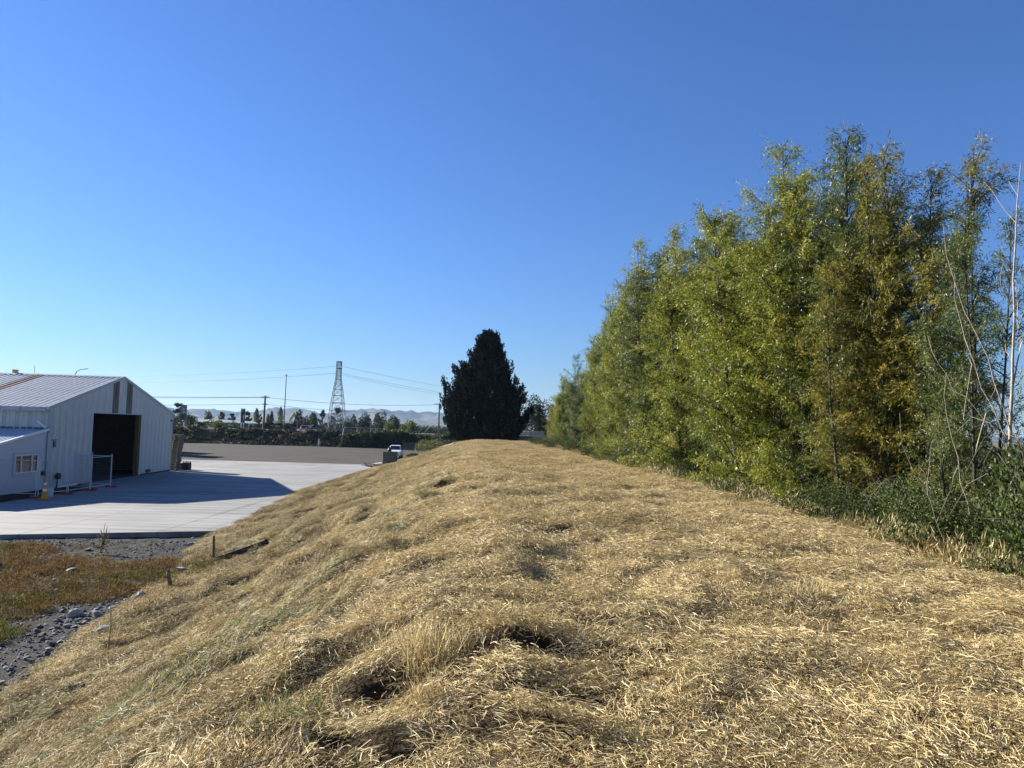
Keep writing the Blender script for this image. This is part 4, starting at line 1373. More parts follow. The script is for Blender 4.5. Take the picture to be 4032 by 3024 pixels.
def rock_me(seed, mat, flat=.6):
    rg = np.random.default_rng(seed)
    import bmesh
    bm = bmesh.new()
    bmesh.ops.create_icosphere(bm, subdivisions=2, radius=.5)
    cuts_ = [(unit(rg.normal(size=3)), rg.uniform(.28, .42)) for _ in range(9)]
    k = rg.normal(size=(5, 3))
    for v in bm.verts:
        p = np.array(v.co)
        f = 1 + .20 * np.sin(p @ k[0] * 3 + 1) + .14 * np.sin(p @ k[1] * 5) + .05 * np.sin(p @ k[2] * 9) + rg.normal(0, .02)
        for nn, dd_ in cuts_:          # broken faces
            over = float(p @ nn) - dd_
            if over > 0:
                p = p - nn * over
        v.co = Vector((p * f * np.array([1, .8, flat])).tolist())
    me = bpy.data.meshes.new('stone')
    bm.to_mesh(me)
    bm.free()
    me.materials.append(MATS[mat])
    return me


RK = [rock_me(700 + k, ('stone', 'dark_stone', 'pale_stone')[k % 3], rng.uniform(.45, .75)) for k in range(6)]
pebs = [proto('pebble', m) for m in RK]
rg = np.random.default_rng(67)
n = 16000
qx, qy = rg.uniform(-24, -6.5, n), 7 + 21.5 * rg.uniform(0, 1, n)
keep = (qx < xt(qy) + .9) & (qy < 27.6 + (qx + 18.78) * .338) & (qx > -.78 * qy - 1) & ((noise2(qx / 1.5, qy / 1.2, 120) + noise2(qx / .5, qy / .5, 121)) > -.15)
qx, qy = qx[keep], qy[keep]
n = len(qx)
scatter('pebbles', np.stack([qx, qy, np.maximum(rough_z(qx, qy), bank_z(qx, qy) - .02) + .004], -1), rg.uniform(-.5, .5, (n, 3)) + np.array([0, 0, 3]) * rg.uniform(size=(n, 1)), rg.uniform(.025, .085, n) * np.where(rg.uniform(size=n) < .2, 1.5, 1), rg.choice([0, 1, 3, 4, 5, 1, 4], n), np.zeros(n), pebs)
# stones that can be told apart: along the toe of the bank and under the slab edge
SC = [(-9.7, 16.3, .55), (-9.9, 17.2, .6), (-10.0, 18.4, .6), (-10.1, 19.6, .5), (-9.3, 15.0, .6), (-12.5, 20.5, .9), (-15.5, 24.5, 1.5), (-14.5, 27.3, 1.6), (-17.2, 22.2, .9), (-18.0, 19.0, .9), (-13.5, 17.0, 1.2), (-10.6, 22.3, .9), (-9.6, 23.6, .7), (-8.8, 13.4, .8), (-12.0, 28.4, .9), (-16.8, 16.0, .8)]
for k in range(420):
    cx, cyy, sp = SC[k % len(SC)]
    x, y = cx + rg.normal(0, sp * .6), cyy + rg.normal(0, sp * .7)
    if y > 27.4 + (x + 18.78) * .338 or x > xt(y) + .7:
        continue
    s = rg.uniform(.06, .16) * (1.7 if k % 17 == 0 else 1)
    o = link('stone', RK[rg.choice([0, 1, 3, 4, 1, 3])], rough, (x, y, float(max(rough_z(np.array([x]), np.array([y]))[0], bank_z(np.array([x]), np.array([y]))[0])) + s * .12))
    o.scale = (s, s * rg.uniform(.8, 1.2), s * rg.uniform(.8, 1.2))
    o.rotation_euler = (rg.uniform(-.3, .3), rg.uniform(-.3, .3), rg.uniform(0, 6.28))
for x, y, s, m, lab in ((-9.5, 22.1, .5, 0, 'largest pale boulder at the foot of the bank, left of the stake'), (-10.1, 17.7, .36, 2, 'round pale cobble, left one of the pair on bare gravel'), (-9.55, 17.6, .34, 0, 'round grey cobble, right one of the pair on bare gravel'),
                        (-8.75, 12.8, .42, 2, 'white rock at the left edge of the photo by the straw'), (-9.2, 18.9, .40, 5, 'long pale stone lying against the straw near the broken stick'), (-8.35, 15.6, .40, 0, 'flat grey stone half buried in straw at the toe of the bank'), (-13.1, 22.6, .45, 0, 'brown-grey boulder among the rusty weeds'), (-15.6, 22.7, .62, 4, 'dark boulder among weeds at the left edge')):
    z = float(max(rough_z(np.array([x]), np.array([y]))[0], bank_z(np.array([x]), np.array([y]))[0]))
    o = tag(link('boulder', RK[m], None, (x, y, z + s * .16)), lab, 'boulder')
    o.scale = (s, s * .85, s * 1.05)
    o.rotation_euler = (.1, .15, x * 3)

# stake, plank, broken stick
def ground_at(x, y): return float(max(rough_z(np.array([x]), np.array([y]))[0], bank_z(np.array([x]), np.array([y]))[0]))


stk = MB().box((0, 0, .3), (.065, .055, .95)).obj('timber_stake', MATS['timber_grey'], None, .004)
stk.location = (-8.97, 22.9, ground_at(-8.97, 22.9))
stk.rotation_euler = (.02, -.03, .3)
tag(stk, 'square grey timber stake standing at the toe of the bank', 'stake')
pl = MB().box((0, 0, 0), (1.55, .17, .06)).box((.74, .02, .02), (.10, .15, .08)).obj('dark_plank', MATS['timber_dark'], None, .006)
pl.location = (-8.1, 22.9, ground_at(-8.1, 22.9) + .22)
pl.rotation_euler = (R(58), R(-20), R(14))
tag(pl, 'black weathered plank lying on the slope beside the stake', 'plank')
bs = MB().tube([(0, 0, -.1), (-.04, .02, .25), (-.10, .0, .5), (-.09, -.01, .62)], [.06, .055, .05, .02], 7).tube([(-.06, 0, .4), (-.22, -.02, .42)], [.03, .01], 5).obj('broken_stump', MATS['timber_grey'])
bs.location = (-8.75, 19.6, ground_at(-8.75, 19.6))
tag(bs, 'short weathered broken branch stump poking out beside the stones', 'stump')
tp = MB().tube([(0, 0, 0), (.02, 0, .45), (.0, 0, .85)], [.012, .011, .008], 5).obj('bare_twig', MATS['dead_twig'])
tp.location = (-7.35, 14.0, ground_at(-7.35, 14.0))
tag(tp, 'single upright bare twig at the toe of the bank in the foreground', 'twig')
ps = thing('timber_post', 'short round timber post at the far right edge of the mown bank', 'post', (4.45, 70, 1.6))
MB().tube([(0, 0, 0), (0, 0, 1.05)], .08, 8).obj('post', MATS['timber_grey'], ps)
dw = thing('dry_weed', 'tall dark dead weed stalk in front of the slab edge', 'plant', (-13.9, 25.6, -.2))
V, F = tubes_np([(wander((0, 0, 0), (rg.uniform(-.2, .2), rg.uniform(-.2, .2), rg.uniform(.5, 1.0)), 6, .02, rg), np.full(6, .008)) for k in range(14)], 4)
link('stems', quad_mesh('stems', V, F, MATS['timber_dark']), dw)
V, F, rn = bush_mesh(5, .3, .3, .7, 160, .07, .035)
link('leaves', quad_mesh('leaves', V, F, MATS['rust_weed'], rn), dw)

# ================================================================== THINGS IN THE YARD
# hoarding fence of mesh panels in red feet
def fence_panel(a, b, label):
    a, b = Vector((*a, 0)), Vector((*b, 0))
    d = b - a
    L = d.length
    o = thing('temporary_fence', label, 'fence panel', a, math.atan2(d.y, d.x), 'temporary fence panels by the annex')
    for x in (.03, L - .03):
        MB().tube([(x, 0, .08), (x, 0, 2.12)], .022, 8).obj('post', MATS['galv_mid'], o)
    for z in (.22, 2.0):
        MB().tube([(.03, 0, z), (L - .03, 0, z)], .02, 8).obj('rail', MATS['galv_mid'], o)
    m = MB()
    for k in range(1, int(L / .11)):
        m.bar((k * .11, 0, .22), (k * .11, 0, 2.0), .0022)
    for k in range(1, 10):
        m.bar((.03, .004, .22 + k * .178), (L - .03, .004, .22 + k * .178), .0022)
    w = m.obj('wire_mesh', MATS['galv_dull'], o)
    w['kind'] = 'stuff'
    return o


FP = [((-28.0, 40.5), (-25.55, 40.3), 'mesh fence panel nearest the photo, in front of the annex window'), ((-25.5, 40.35), (-25.32, 42.7), 'mesh fence panel beside the traffic cone'), ((-25.3, 42.75), (-25.36, 45.1), 'middle mesh fence panel of the outer side'),
      ((-25.36, 45.15), (-25.45, 47.6), 'outer mesh fence panel at the corner nearest the doorway'), ((-25.5, 47.65), (-28.0, 48.1), 'mesh fence panel running from the corner back to the shed wall'), ((-28.1, 48.15), (-28.35, 50.5), 'mesh fence panel standing against the shed wall')]
for a, b, lab in FP:
    fence_panel(a, b, lab)
fm = MB().prism([(-.36, 0), (.36, 0), (.33, .13), (.2, .13), (.17, .1), (-.17, .1), (-.2, .13), (-.33, .13)], -.11, .11, 'y')
ft0 = fm.obj('ballast_block', MATS['red_plastic'], None, .01)
FFT = [(-25.45, 40.2, 'red fence foot under the traffic cone'), (-25.3, 42.72, 'red fence foot between cone and doorway, nearer one'), (-25.34, 45.12, 'red fence foot under the middle of the outer side'), (-25.45, 47.7, 'red fence foot at the corner nearest the doorway'),
       (-28.0, 48.15, 'red fence foot against the shed wall, nearer one'), (-28.3, 50.45, 'red fence foot against the shed wall beside the doorway'), (-28.0, 40.35, 'red fence foot at the left edge of the photo')]
for k, (x, y, lab) in enumerate(FFT):
    o = ft0 if k == 0 else copy_tree(ft0)
    o.location = (x, y, 0.01)
    o.rotation_euler = (0, 0, .1 * math.sin(k * 5))
    tag(o, lab, 'fence foot', 'red plastic fence feet')

cone = thing('traffic_cone', 'tall amber traffic cone with white bands beside the fence foot', 'traffic cone', (-24.75, 39.75, .005))
MB().box((0, 0, .035), (.42, .42, .07)).obj('base', MATS['amber_plastic'], cone, .015)
zs = [(.07, .165), (.42, .118), (.56, .10), (.76, .073), (.88, .055), (1.0, .035)]
for k in range(5):
    (z0, r0), (z1, r1) = zs[k], zs[k + 1]
    MB().lathe([(r0, z0), (r1, z1)], 16).obj('band', MATS['white_paint' if k in (1, 3) else 'amber_plastic'], cone)
bk = thing('white_bucket', 'pale plastic bin standing behind the traffic cone', 'bin', (-25.15, 40.9, .02))
MB().lathe([(.13, 0), (.17, .5), (.18, .52)], 14).obj('tub', MATS['annex_white'], bk)
pp = thing('pvc_pipe', 'white pipe lying along the foot of the shed wall', 'pipe', (-27.6, 45.6, .12))
MB().tube([(0, 0, 0), (.02, 1.9, .04)], .06, 8).obj('pipe', MATS['white_paint'], pp)
hw = thing('hose_reel', 'dark round hose reel low on the shed wall by the annex corner', 'hose reel', (-27.92, 46.0, .75))
MB().tube([(-.05, 0, 0), (.12, 0, 0)], .2, 14).tube([(.0, 0, -.75), (.0, 0, -.2)], .04, 6).obj('reel', MATS['black_plastic'], hw)

# stack of pallets by the shed corner
pm = MB()
for k in range(7):
    pm.box((0, -.5 + k * .1667, .13), (1.15, .11, .022))
for k in range(3):
    pm.box((-.5 + k * .5, 0, .07), (.1, 1.05, .095))
for k in (-1, 0, 1):
    pm.box((0, k * .48, .012), (1.15, .11, .02))
pal_me = pm.mesh('wooden_pallet', MATS['timber_grey'])
rg = np.random.default_rng(12)
px0, py0 = -29.75, 65.5
for k in range(21):
    o = link('wooden_pallet', pal_me, None, (px0 + .008 * k + rg.normal(0, .02) + (.05 if k > 14 else 0), py0 + rg.normal(0, .03), .01 + .148 * k), R(3.9) + rg.normal(0, .025))
    if k == 20:
        tag(o, 'topmost sunlit pallet of the stack at the shed corner', 'pallet', 'pallets stacked at the shed corner')
    elif k == 0:
        tag(o, 'bottom pallet of the stack at the shed corner', 'pallet', 'pallets stacked at the shed corner')
    else:
        tag(o, ('second third fourth fifth sixth seventh eighth ninth tenth eleventh'.split()[k - 1] + ' pallet from the bottom of the stack at the shed corner') if k < 11 else ('tenth ninth eighth seventh sixth fifth fourth third second'.split()[k - 11] + ' pallet from the top of the stack at the shed corner'), 'pallet', 'pallets stacked at the shed corner')
o = link('wooden_pallet', pal_me, None, (-28.95, 66.6, .62), .5)
o.rotation_euler = (.02, .03, .5)
o.scale = (.6, .5, 1)
tag(o, 'small dark pallet piece sticking out halfway up beside the stack', 'pallet')
bx = MB().box((0, 0, .3), (.7, .7, .6)).obj('crate', MATS['timber_dark'], None, .01)
bx.location = (-29.0, 66.6, .0)
tag(bx, 'dark crate on the slab beside the pallet stack', 'crate')
for x, y, h, lab in ((-45.6, 96.6, 4.3, 'tall timber stack behind the shed, nearer one'), (-50.3, 105.0, 4.2, 'tall timber stack behind the shed, farther one')):
    ts = thing('timber_stack', lab, 'timber stack', (x, y, 0))
    for k in range(8):
        MB().box((0, 0, .1 + k * h / 8 + h / 16), (1.4, 4.8, h / 8 - .06)).obj('packet', MATS['timber_grey'], ts)

# open concrete bin at the edge of the slab
cb = thing('concrete_bin', 'grey open-topped concrete bin at the toe of the bank in front of the pickup', 'bin', (-13.0, 80.6, 0), R(-4))
w, dp, h = 1.25, 1.3, 1.62
for c, s in (((0, -dp / 2, h / 2), (w, .1, h)), ((0, dp / 2, h / 2), (w, .1, h)), ((-w / 2 + .05, 0, h / 2), (.1, dp - .1, h)), ((w / 2 - .05, 0, h / 2), (.1, dp - .1, h))):
    MB().box(c, s).obj('side_wall', MATS['concrete_block'], cb, .01)
MB().box((0, 0, .05), (w - .2, dp - .2, .1)).obj('floor', MATS['concrete_block'], cb)
dr = thing('black_drum', 'black drum standing up out of the concrete bin', 'drum', (-13.1, 80.7, .1))
MB().lathe([(.2, 0), (.2, 1.75), (.17, 1.82), (.10, 1.9), (.10, 1.98)], 14).obj('drum', MATS['black_plastic'], dr)
for k, (x, y, z, lab) in enumerate(((-14.3, 79.6, .02, 'lower pale slab on the ground left of the concrete bin'), (-14.2, 79.7, .26, 'upper pale slab leaning left of the concrete bin'))):
    o = MB().box((0, 0, .06), (1.0, .9, .12)).obj('loose_slab', MATS['pale_stone'], None, .01)
    o.location = (x, y, z)
    o.rotation_euler = (.05, -.12 * k, .3 * k)
    tag(o, lab, 'slab')
tag(link('branch_heap', quad_mesh('branch_heap', *(lambda q: (q[0] + np.array([-14.9, 79.2, .05]), q[1]))(tubes_np([(wander((0, 0, 0), (rg.uniform(-1, .8), rg.uniform(-.5, .5), rg.uniform(.05, .5)), 5, .04, rg), np.full(5, .02)) for k in range(24)], 4)), MATS['dead_twig'])), 'small heap of cut branches left of the concrete bin', 'branches')

# white pickup facing the camera
ut = thing('pickup_truck', 'white pickup truck facing the camera on the gravel yard', 'pickup', (-15.95, 101.9, -.06), R(4))
body = MB().prism([(.12, .42), (0, .55), (.02, .86), (.12, 1.0), (.5, 1.08), (1.35, 1.16), (3.45, 1.16), (3.45, .42)], -.9, .9, 'x')
body.obj('body', MATS['car_white'], ut, .05)
MB().prism([(3.48, .5), (3.48, 1.12), (5.25, 1.10), (5.25, .5)], -.9, .9, 'x').obj('tray', MATS['car_white'], ut, .03)
cab = MB()
lo = [(-.84, 1.2, 1.15), (.84, 1.2, 1.15), (.84, 3.45, 1.15), (-.84, 3.45, 1.15)]
hi = [(-.66, 2.0, 1.76), (.66, 2.0, 1.76), (.68, 3.25, 1.78), (-.68, 3.25, 1.78)]
cab.add(lo + hi, [(0, 1, 5, 4), (1, 2, 6, 5), (2, 3, 7, 6), (3, 0, 4, 7), (4, 5, 6, 7)])
cab.obj('cabin', MATS['car_white'], ut, .05)


def facing_quad(name, pts, mat, par, off):
    v = [Vector(p) for p in pts]
    nrm = (v[1] - v[0]).cross(v[3] - v[0]).normalized() * off
    return MB().add([p + nrm for p in v] + [p + nrm * .3 for p in v], [(0, 1, 2, 3), (7, 6, 5, 4), (0, 4, 5, 1), (1, 5, 6, 2), (2, 6, 7, 3), (3, 7, 4, 0)]).obj(name, mat, par)


facing_quad('windscreen', [(-.74, 1.28, 1.20), (.74, 1.28, 1.20), (.60, 1.94, 1.70), (-.60, 1.94, 1.70)], MATS['glass_dark'], ut, .02)
facing_quad('side_window', [(.83, 1.5, 1.2), (.83, 3.2, 1.2), (.70, 3.1, 1.68), (.70, 2.05, 1.68)], MATS['glass_dark'], ut, .02)
facing_quad('side_window', [(-.83, 3.2, 1.2), (-.83, 1.5, 1.2), (-.70, 2.05, 1.68), (-.70, 3.1, 1.68)], MATS['glass_dark'], ut, .02)
MB().box((0, 0, .78), (1.0, .06, .2)).obj('grille', MATS['galv_dull'], ut, .01)
MB().box((0, -.03, .52), (1.72, .2, .26)).obj('bumper', MATS['car_white'], ut, .04)
MB().box((0, -.11, .50), (.9, .08, .14)).obj('air_intake', MATS['black_plastic'], ut)
for s in (-1, 1):
    MB().box((s * .68, .02, .84), (.36, .12, .16)).obj('headlight', MATS['lamp_glass'], ut, .02)
    MB().box((s * .62, -.12, .52), (.2, .06, .13)).obj('fog_lamp', MATS['black_plastic'], ut)
    MB().box((s * 1.02, 1.5, 1.24), (.22, .1, .2)).obj('mirror', MATS['black_plastic'], ut, .02)
    for y in (.85, 4.2):
        w_ = MB().tube([(s * .66, y, .37), (s * .9, y, .37)], .37, 18).obj('wheel', MATS['rubber'], ut)
        MB().tube([(s * .895, y, .37), (s * .915, y, .37)], .22, 12).obj('rim', MATS['galv'], w_)
MB().box((0, -.135, .66), (.38, .01, .11)).obj('number_plate', MATS['white_paint'], ut)

# ================================================================== ALONG THE ROAD
def wire(label, a, b, sag, r=.03, group=None):
    a, b = Vector(a), Vector(b)
    pts = []
    for k in range(25):
        t = k / 24
        p = a.lerp(b, t)
        p.z -= 4 * sag * t * (1 - t)
        pts.append(p)
    o = MB().tube(pts, r, 5).obj('power_line', MATS['dark_metal'])
    return tag(o, label, 'power line', group)


p1 = thing('utility_pole', 'leaning dark wooden power pole with two crossarms on the road bank', 'utility pole', (-52.72, 158, 2.9))
MB().tube([(0, 0, 0), (.06, 0, 4), (.1, 0, 7.15)], [.24, .2, .17], 10).obj('pole', MATS['pole_wood'], p1)
for z, L in ((6.8, 2.3), (5.35, 1.5)):
    arm = MB().box((.1, 0, z), (.14, L, .14), Matrix.Rotation(R(60), 3, 'Z')).obj('crossarm', MATS['pole_wood'], p1)
    for k in (-1, -.4, .4, 1):
        v = Matrix.Rotation(R(60), 3, 'Z') @ Vector((0, k * L / 2 * .92, 0))
        MB().lathe([(.05, 0), (.07, .1), (.03, .22)], 8, (.1 + v.x, v.y, z + .07)).obj('insulator', MATS['galv_dull'], arm)
MB().tube([(-.9, 0, 6.75), (-.5, 0, 7.1), (.1, 0, 7.2), (.7, 0, 7.1), (1.1, 0, 6.75)], .03, 5).obj('jumper', MATS['dark_metal'], p1)
MB().tube([(-.5, 0, 3.9), (-.15, 0, 4.1), (-.25, 0, 3.6), (-.6, 0, 3.5)], .05, 5).obj('cable_joint', MATS['dark_metal'], p1)
p2 = thing('utility_pole', 'slim dark power pole left of the big pine', 'utility pole', (-18.0, 185, 1.0))
MB().tube([(0, 0, 0), (0, 0, 9.4)], [.2, .15], 10).obj('pole', MATS['dark_metal'], p2)
for z, L in ((9.1, 2.2), (7.0, 1.4)):
    MB().box((0, 0, z), (L, .12, .12)).obj('crossarm', MATS['dark_metal'], p2)
MB().tube([(-1.5, 0, 9.0), (-.8, 0, 9.45), (0, 0, 9.55), (.8, 0, 9.45), (1.5, 0, 9.0)], .035, 5).obj('jumper', MATS['dark_metal'], p2)
for dx in (-5.6, -4.2):
    MB().tube([(0, 0, 8.6 if dx < -5 else 6.2), (dx, 1, 1.2)], .03, 5).obj('guy_wire', MATS['dark_metal'], p2)
G1 = 'lines of the roadside power poles'
wire('upper line from the wooden pole to the left, nearer strand', (-53.2, 157.6, 9.75), (-130, 150, 9.6), .9, .035, G1)
wire('upper line from the wooden pole to the left, farther strand', (-53.0, 158.6, 9.85), (-130, 153, 10.1), .8, .03, G1)
wire('lower line from the wooden pole to the left', (-53.2, 158, 8.3), (-130, 150, 6.6), .5, .032, G1)
wire('cable slanting down left from the middle of the wooden pole', (-53.3, 158, 6.7), (-104, 150, 1.9), .5, .035, G1)
wire('upper line between the two power poles', (-52.2, 158, 9.75), (-18.3, 185, 10.05), .75, .035, G1)
wire('lower line between the two power poles', (-52.3, 158, 8.3), (-18.3, 185, 8.0), .7, .032, G1)

# lattice pylon
py_ = thing('lattice_pylon', 'tall grey lattice steel pylon without arms beyond the road', 'pylon', (-77.6, 330, .9), R(24))
LV = [(0, 3.85), (5.0, 3.35), (9.6, 2.9), (13.2, 2.5), (16.4, 2.1), (19.2, 1.75), (21.6, 1.42), (23.6, 1.15), (25.3, 1.05), (27.0, 1.02), (28.6, 1.0), (30.1, 1.0), (31.5, 1.0)]
cs = [(-1, -1), (1, -1), (1, 1), (-1, 1)]
for cx, cy_ in cs:
    MB().tube([(cx * w, cy_ * w, z) for z, w in LV], .15, 5).obj('leg', MATS['galv_dull'], py_)
for k in range(len(LV) - 1):
    (z0, w0), (z1, w1) = LV[k], LV[k + 1]
    m = MB()
    for i in range(4):
        a, b = cs[i], cs[(i + 1) % 4]
        m.tube([(a[0] * w0, a[1] * w0, z0), (b[0] * w1, b[1] * w1, z1)], .07, 4).tube([(b[0] * w0, b[1] * w0, z0), (a[0] * w1, a[1] * w1, z1)], .07, 4).tube([(a[0] * w1, a[1] * w1, z1), (b[0] * w1, b[1] * w1, z1)], .08, 4)
    m.obj('brace', MATS['galv_dull'], py_)
for z in (31.5, 28.6):
    MB().box((0, 0, z), (2.3, 2.3, .35)).obj('platform_beam', MATS['dark_metal'], py_)
for s in (-1, 1):
    MB().lathe([(.1, 0), (.16, .5), (.1, 1.0)], 8, (s * 1.0, 0, 26.2)).obj('insulator', MATS['dark_metal'], py_)
G2 = 'high lines of the lattice pylon'
wire('top high line running left from the pylon', (-78.7, 330, 30.5), (-300, 432, 29.2), 3.2, .05, G2)
wire('second high line running left from the pylon', (-78.6, 330, 27.3), (-300, 432, 25.4), 3.0, .06, G2)
wire('top high line running right from the pylon', (-76.6, 330, 30.5), (32, 535, 25.3), 2.2, .05, G2)
wire('second high line running right from the pylon', (-76.6, 330, 27.3), (32, 535, 21.6), 2.2, .05, G2)
wire('lowest high line running right from the pylon, just under the second', (-76.6, 330, 26.6), (32, 537, 20.6), 2.6, .05, G2)

# lamp mast and street lamp
lm = thing('lamp_mast', 'tall slim grey lamp mast on the road bank', 'lamp post', (-47.8, 156, 2.9))
MB().tube([(0, 0, 0), (0, 0, 1.2), (.02, 0, 1.25), (.08, 0, 11.5)], [.19, .17, .13, .07], 10).obj('mast', MATS['galv_dull'], lm)
MB().box((.08, 0, 11.55), (.8, .18, .08)).box((.08, 0, 11.7), (.14, .14, .25)).obj('lamp_head', MATS['galv_dull'], lm)
sl = thing('street_lamp', 'curved-arm street lamp rising behind the shed roof', 'street lamp', (-88.9, 150, 0))
MB().tube([(0, 0, 0), (0, 0, 12.2), (.12, 0, 13.1), (.5, 0, 13.8), (1.1, 0, 14.12), (2.1, 0, 14.25)], [.13, .1, .08, .07, .06, .06], 8).obj('pole', MATS['galv_dull'], sl)
MB().box((2.3, 0, 14.3), (.75, .25, .12), Matrix.Rotation(R(-8), 3, 'Y')).obj('lamp_head', MATS['galv_dull'], sl, .03)

# the two totem signs
s1 = thing('totem_sign', 'grey and green totem sign on two posts beside the shed corner', 'sign', (-70.7, 160, 2.6))
for dx in (-.55, .55):
    MB().box((dx, 0, 1.5), (.12, .12, 3.0)).obj('post', MATS['grey_sign'], s1)
MB().box((0, 0, 4.25), (1.15, .25, 1.8)).obj('upper_panel', MATS['grey_sign'], s1, .01)
MB().box((0, 0, 2.55), (1.05, .25, 1.35)).obj('lower_panel', MATS['green_sign'], s1, .01)
MB().prism([(-.16, 4.15), (.16, 4.15), (0, 4.5)], -.15, -.135, 'y').obj('triangle_mark', MATS['white_paint'], s1)
MB().prism([(-.14, 3.55), (.1, 3.9), (.2, 3.5), (.02, 3.4)], -.15, -.135, 'y').obj('leaf_mark', MATS['white_paint'], s1)
MB().box((0, -.135, 3.33), (1.0, .02, .1)).box((0, -.135, 2.05), (.95, .02, .08)).obj('stripe', MATS['grey_sign'], s1)
s2 = thing('totem_sign', 'dark green totem sign on two white legs in front of the low shed', 'sign', (-57.9, 160, 2.6))
for dx in (-.36, .22):
    MB().box((dx, 0, .95), (.13, .12, 1.9)).obj('leg', MATS['white_paint'], s2)
MB().box((0, 0, 3.35), (.86, .25, 2.5)).obj('panel', MATS['green_sign'], s2, .01)
MB().box((-.02, 0, 1.83), (.82, .22, .42)).obj('foot_panel', MATS['green_sign'], s2, .01)
MB().prism([(.02, 2.85), (.16, 3.0), (.2, 3.5), (.27, 3.5), (.26, 2.3), (.2, 2.3), (.14, 2.62)], -.145, -.13, 'y').obj('swoosh_mark', MATS['white_paint'], s2)
MB().box((0, -.14, 4.1), (.3, .02, .28)).box((0, -.14, 2.06), (.8, .02, .07)).obj('emblem', MATS['grey_sign'], s2)
for dx in (-.38, .18):
    MB().box((dx, 0, 4.68), (.1, .1, .22)).obj('top_lug', MATS['green_sign'], s2)

# low shed across the road
lb = thing('low_shed', 'low blue-walled shed with long pale roof beyond the road', 'building', (0, 0, 0))
MB().prism([(-62.7, 183), (-71.5, 185.2), (-88, 199), (-75, 206)], .9, 4.0, 'z').obj('wall', MATS['blue_wall'], lb)
MB().add([(-62.2, 182.6, 4.12), (-72.0, 184.9, 4.22), (-88.5, 199, 4.35), (-74.5, 206.5, 4.4), (-78.6, 196, 4.95), (-66.5, 191.5, 4.6)], [(0, 5, 4, 1), (1, 4, 2), (0, 3, 5), (5, 3, 2, 4), (0, 1, 2, 3)]).obj('roof', MATS['pale_roof'], lb)
for t, w_, nm, m_ in ((.12, .5, 'window', 'white_paint'), (.19, .45, 'window', 'white_paint'), (.24, .4, 'window', 'white_paint'), (.46, 1.3, 'door', 'dark_metal'), (.64, 1.2, 'door', 'dark_metal'), (.80, .8, 'door', 'dark_metal')):
    x, y = -62.7 + (-8.8) * t, 183 + 2.2 * t
    hh = 1.0 if nm == 'window' else 2.4
    MB().box((x, y - .03, 3.3 if nm == 'window' else 2.1), (w_, .08, hh), Matrix.Rotation(R(-14), 3, 'Z')).obj(nm, MATS[m_], lb)
df = thing('dark_fence', 'long dark boarded fence right of the low blue shed', 'fence', (0, 0, 0))
for k in range(16):
    MB().box((-65 + k * .62, 196, 2.6), (.6, .08, 3.3 + .04 * math.sin(k * 7))).obj('board', MATS['timber_dark'], df)
nb_ = thing('notice_board', 'square notice board on a single post behind the guardrail', 'sign', (-50.4, 175, .9))
MB().tube([(0, 0, 0), (0, 0, 4.4)], .12, 8).obj('post', MATS['pole_wood'], nb_)
MB().box((0, 0, 4.75), (1.3, .12, .55)).obj('board', MATS['dark_metal'], nb_)

# yellow excavator
ex = thing('excavator', 'yellow excavator with raised arm working behind the road', 'excavator', (-65.2, 216, .9))
for s in (-1, 1):
    MB().prism([(-1.9, .25), (-1.6, 0), (1.6, 0), (1.9, .25), (1.9, .65), (1.6, .9), (-1.6, .9), (-1.9, .65)], s * 1.1 - .3, s * 1.1 + .3, 'y').obj('track', MATS['dark_metal'], ex)
MB().box((-.4, 0, 1.6), (3.4, 2.4, 1.1)).box((-1.6, 0, 2.3), (1.0, 2.3, .6)).obj('body', MATS['car_white'], ex, .08)
MB().box((.4, -.65, 2.95), (1.3, 1.0, 1.6)).obj('cab', MATS['white_paint'], ex, .06)
MB().box((.45, -1.17, 3.1), (1.0, .04, .9)).obj('cab_window', MATS['glass_dark'], ex)
MB().bar((.5, .3, 2.2), (.75, .3, 4.6), .4, .55).bar((.72, .3, 4.4), (1.95, .3, 6.4), .38, .5).obj('boom', MATS['yellow_paint'], ex)
MB().bar((1.85, .3, 6.6), (2.5, .3, 4.2), .34, .42).obj('stick', MATS['yellow_paint'], ex)
MB().prism([(2.1, 4.3), (2.9, 4.2), (2.8, 3.4), (2.2, 3.1), (1.8, 3.6)], -.3, .9, 'y').obj('bucket', MATS['dark_metal'], ex)
MB().bar((.6, .1, 2.8), (1.5, .1, 5.3), .12).obj('ram', MATS['galv'], ex)

# guardrail, handrail, cones, cars
gr = thing('guardrail', 'dark steel guardrail along the road edge behind the orange cones', 'guardrail', (0, 157, 2.9))
MB().prism([(-.04, .38), (.03, .44), (-.04, .52), (.03, .6), (-.04, .68), (-.07, .68), (-.07, .38)], -46.3, -33.6, 'x').obj('rail', MATS['galv_dull'], gr)
for k in range(8):
    MB().box((-46 + k * 1.75, .05, .25), (.12, .14, .75)).obj('post', MATS['galv_dull'], gr)
hr = thing('pipe_handrail', 'bent galvanised pipe handrail leading along the hedge top', 'handrail', (0, 0, 0))
MB().tube([(-33.55, 147.2, .1), (-33.75, 149.6, 3.6), (-33.6, 150.0, 3.88), (-33.2, 150.1, 3.92), (-25.5, 151, 3.75)], .05, 8).obj('pipe', MATS['galv'], hr)
for x in (-31.2, -28.4, -25.6):
    MB().tube([(x, 150.5, 2.6), (x, 150.5, 3.8)], .045, 6).obj('post', MATS['galv'], hr)
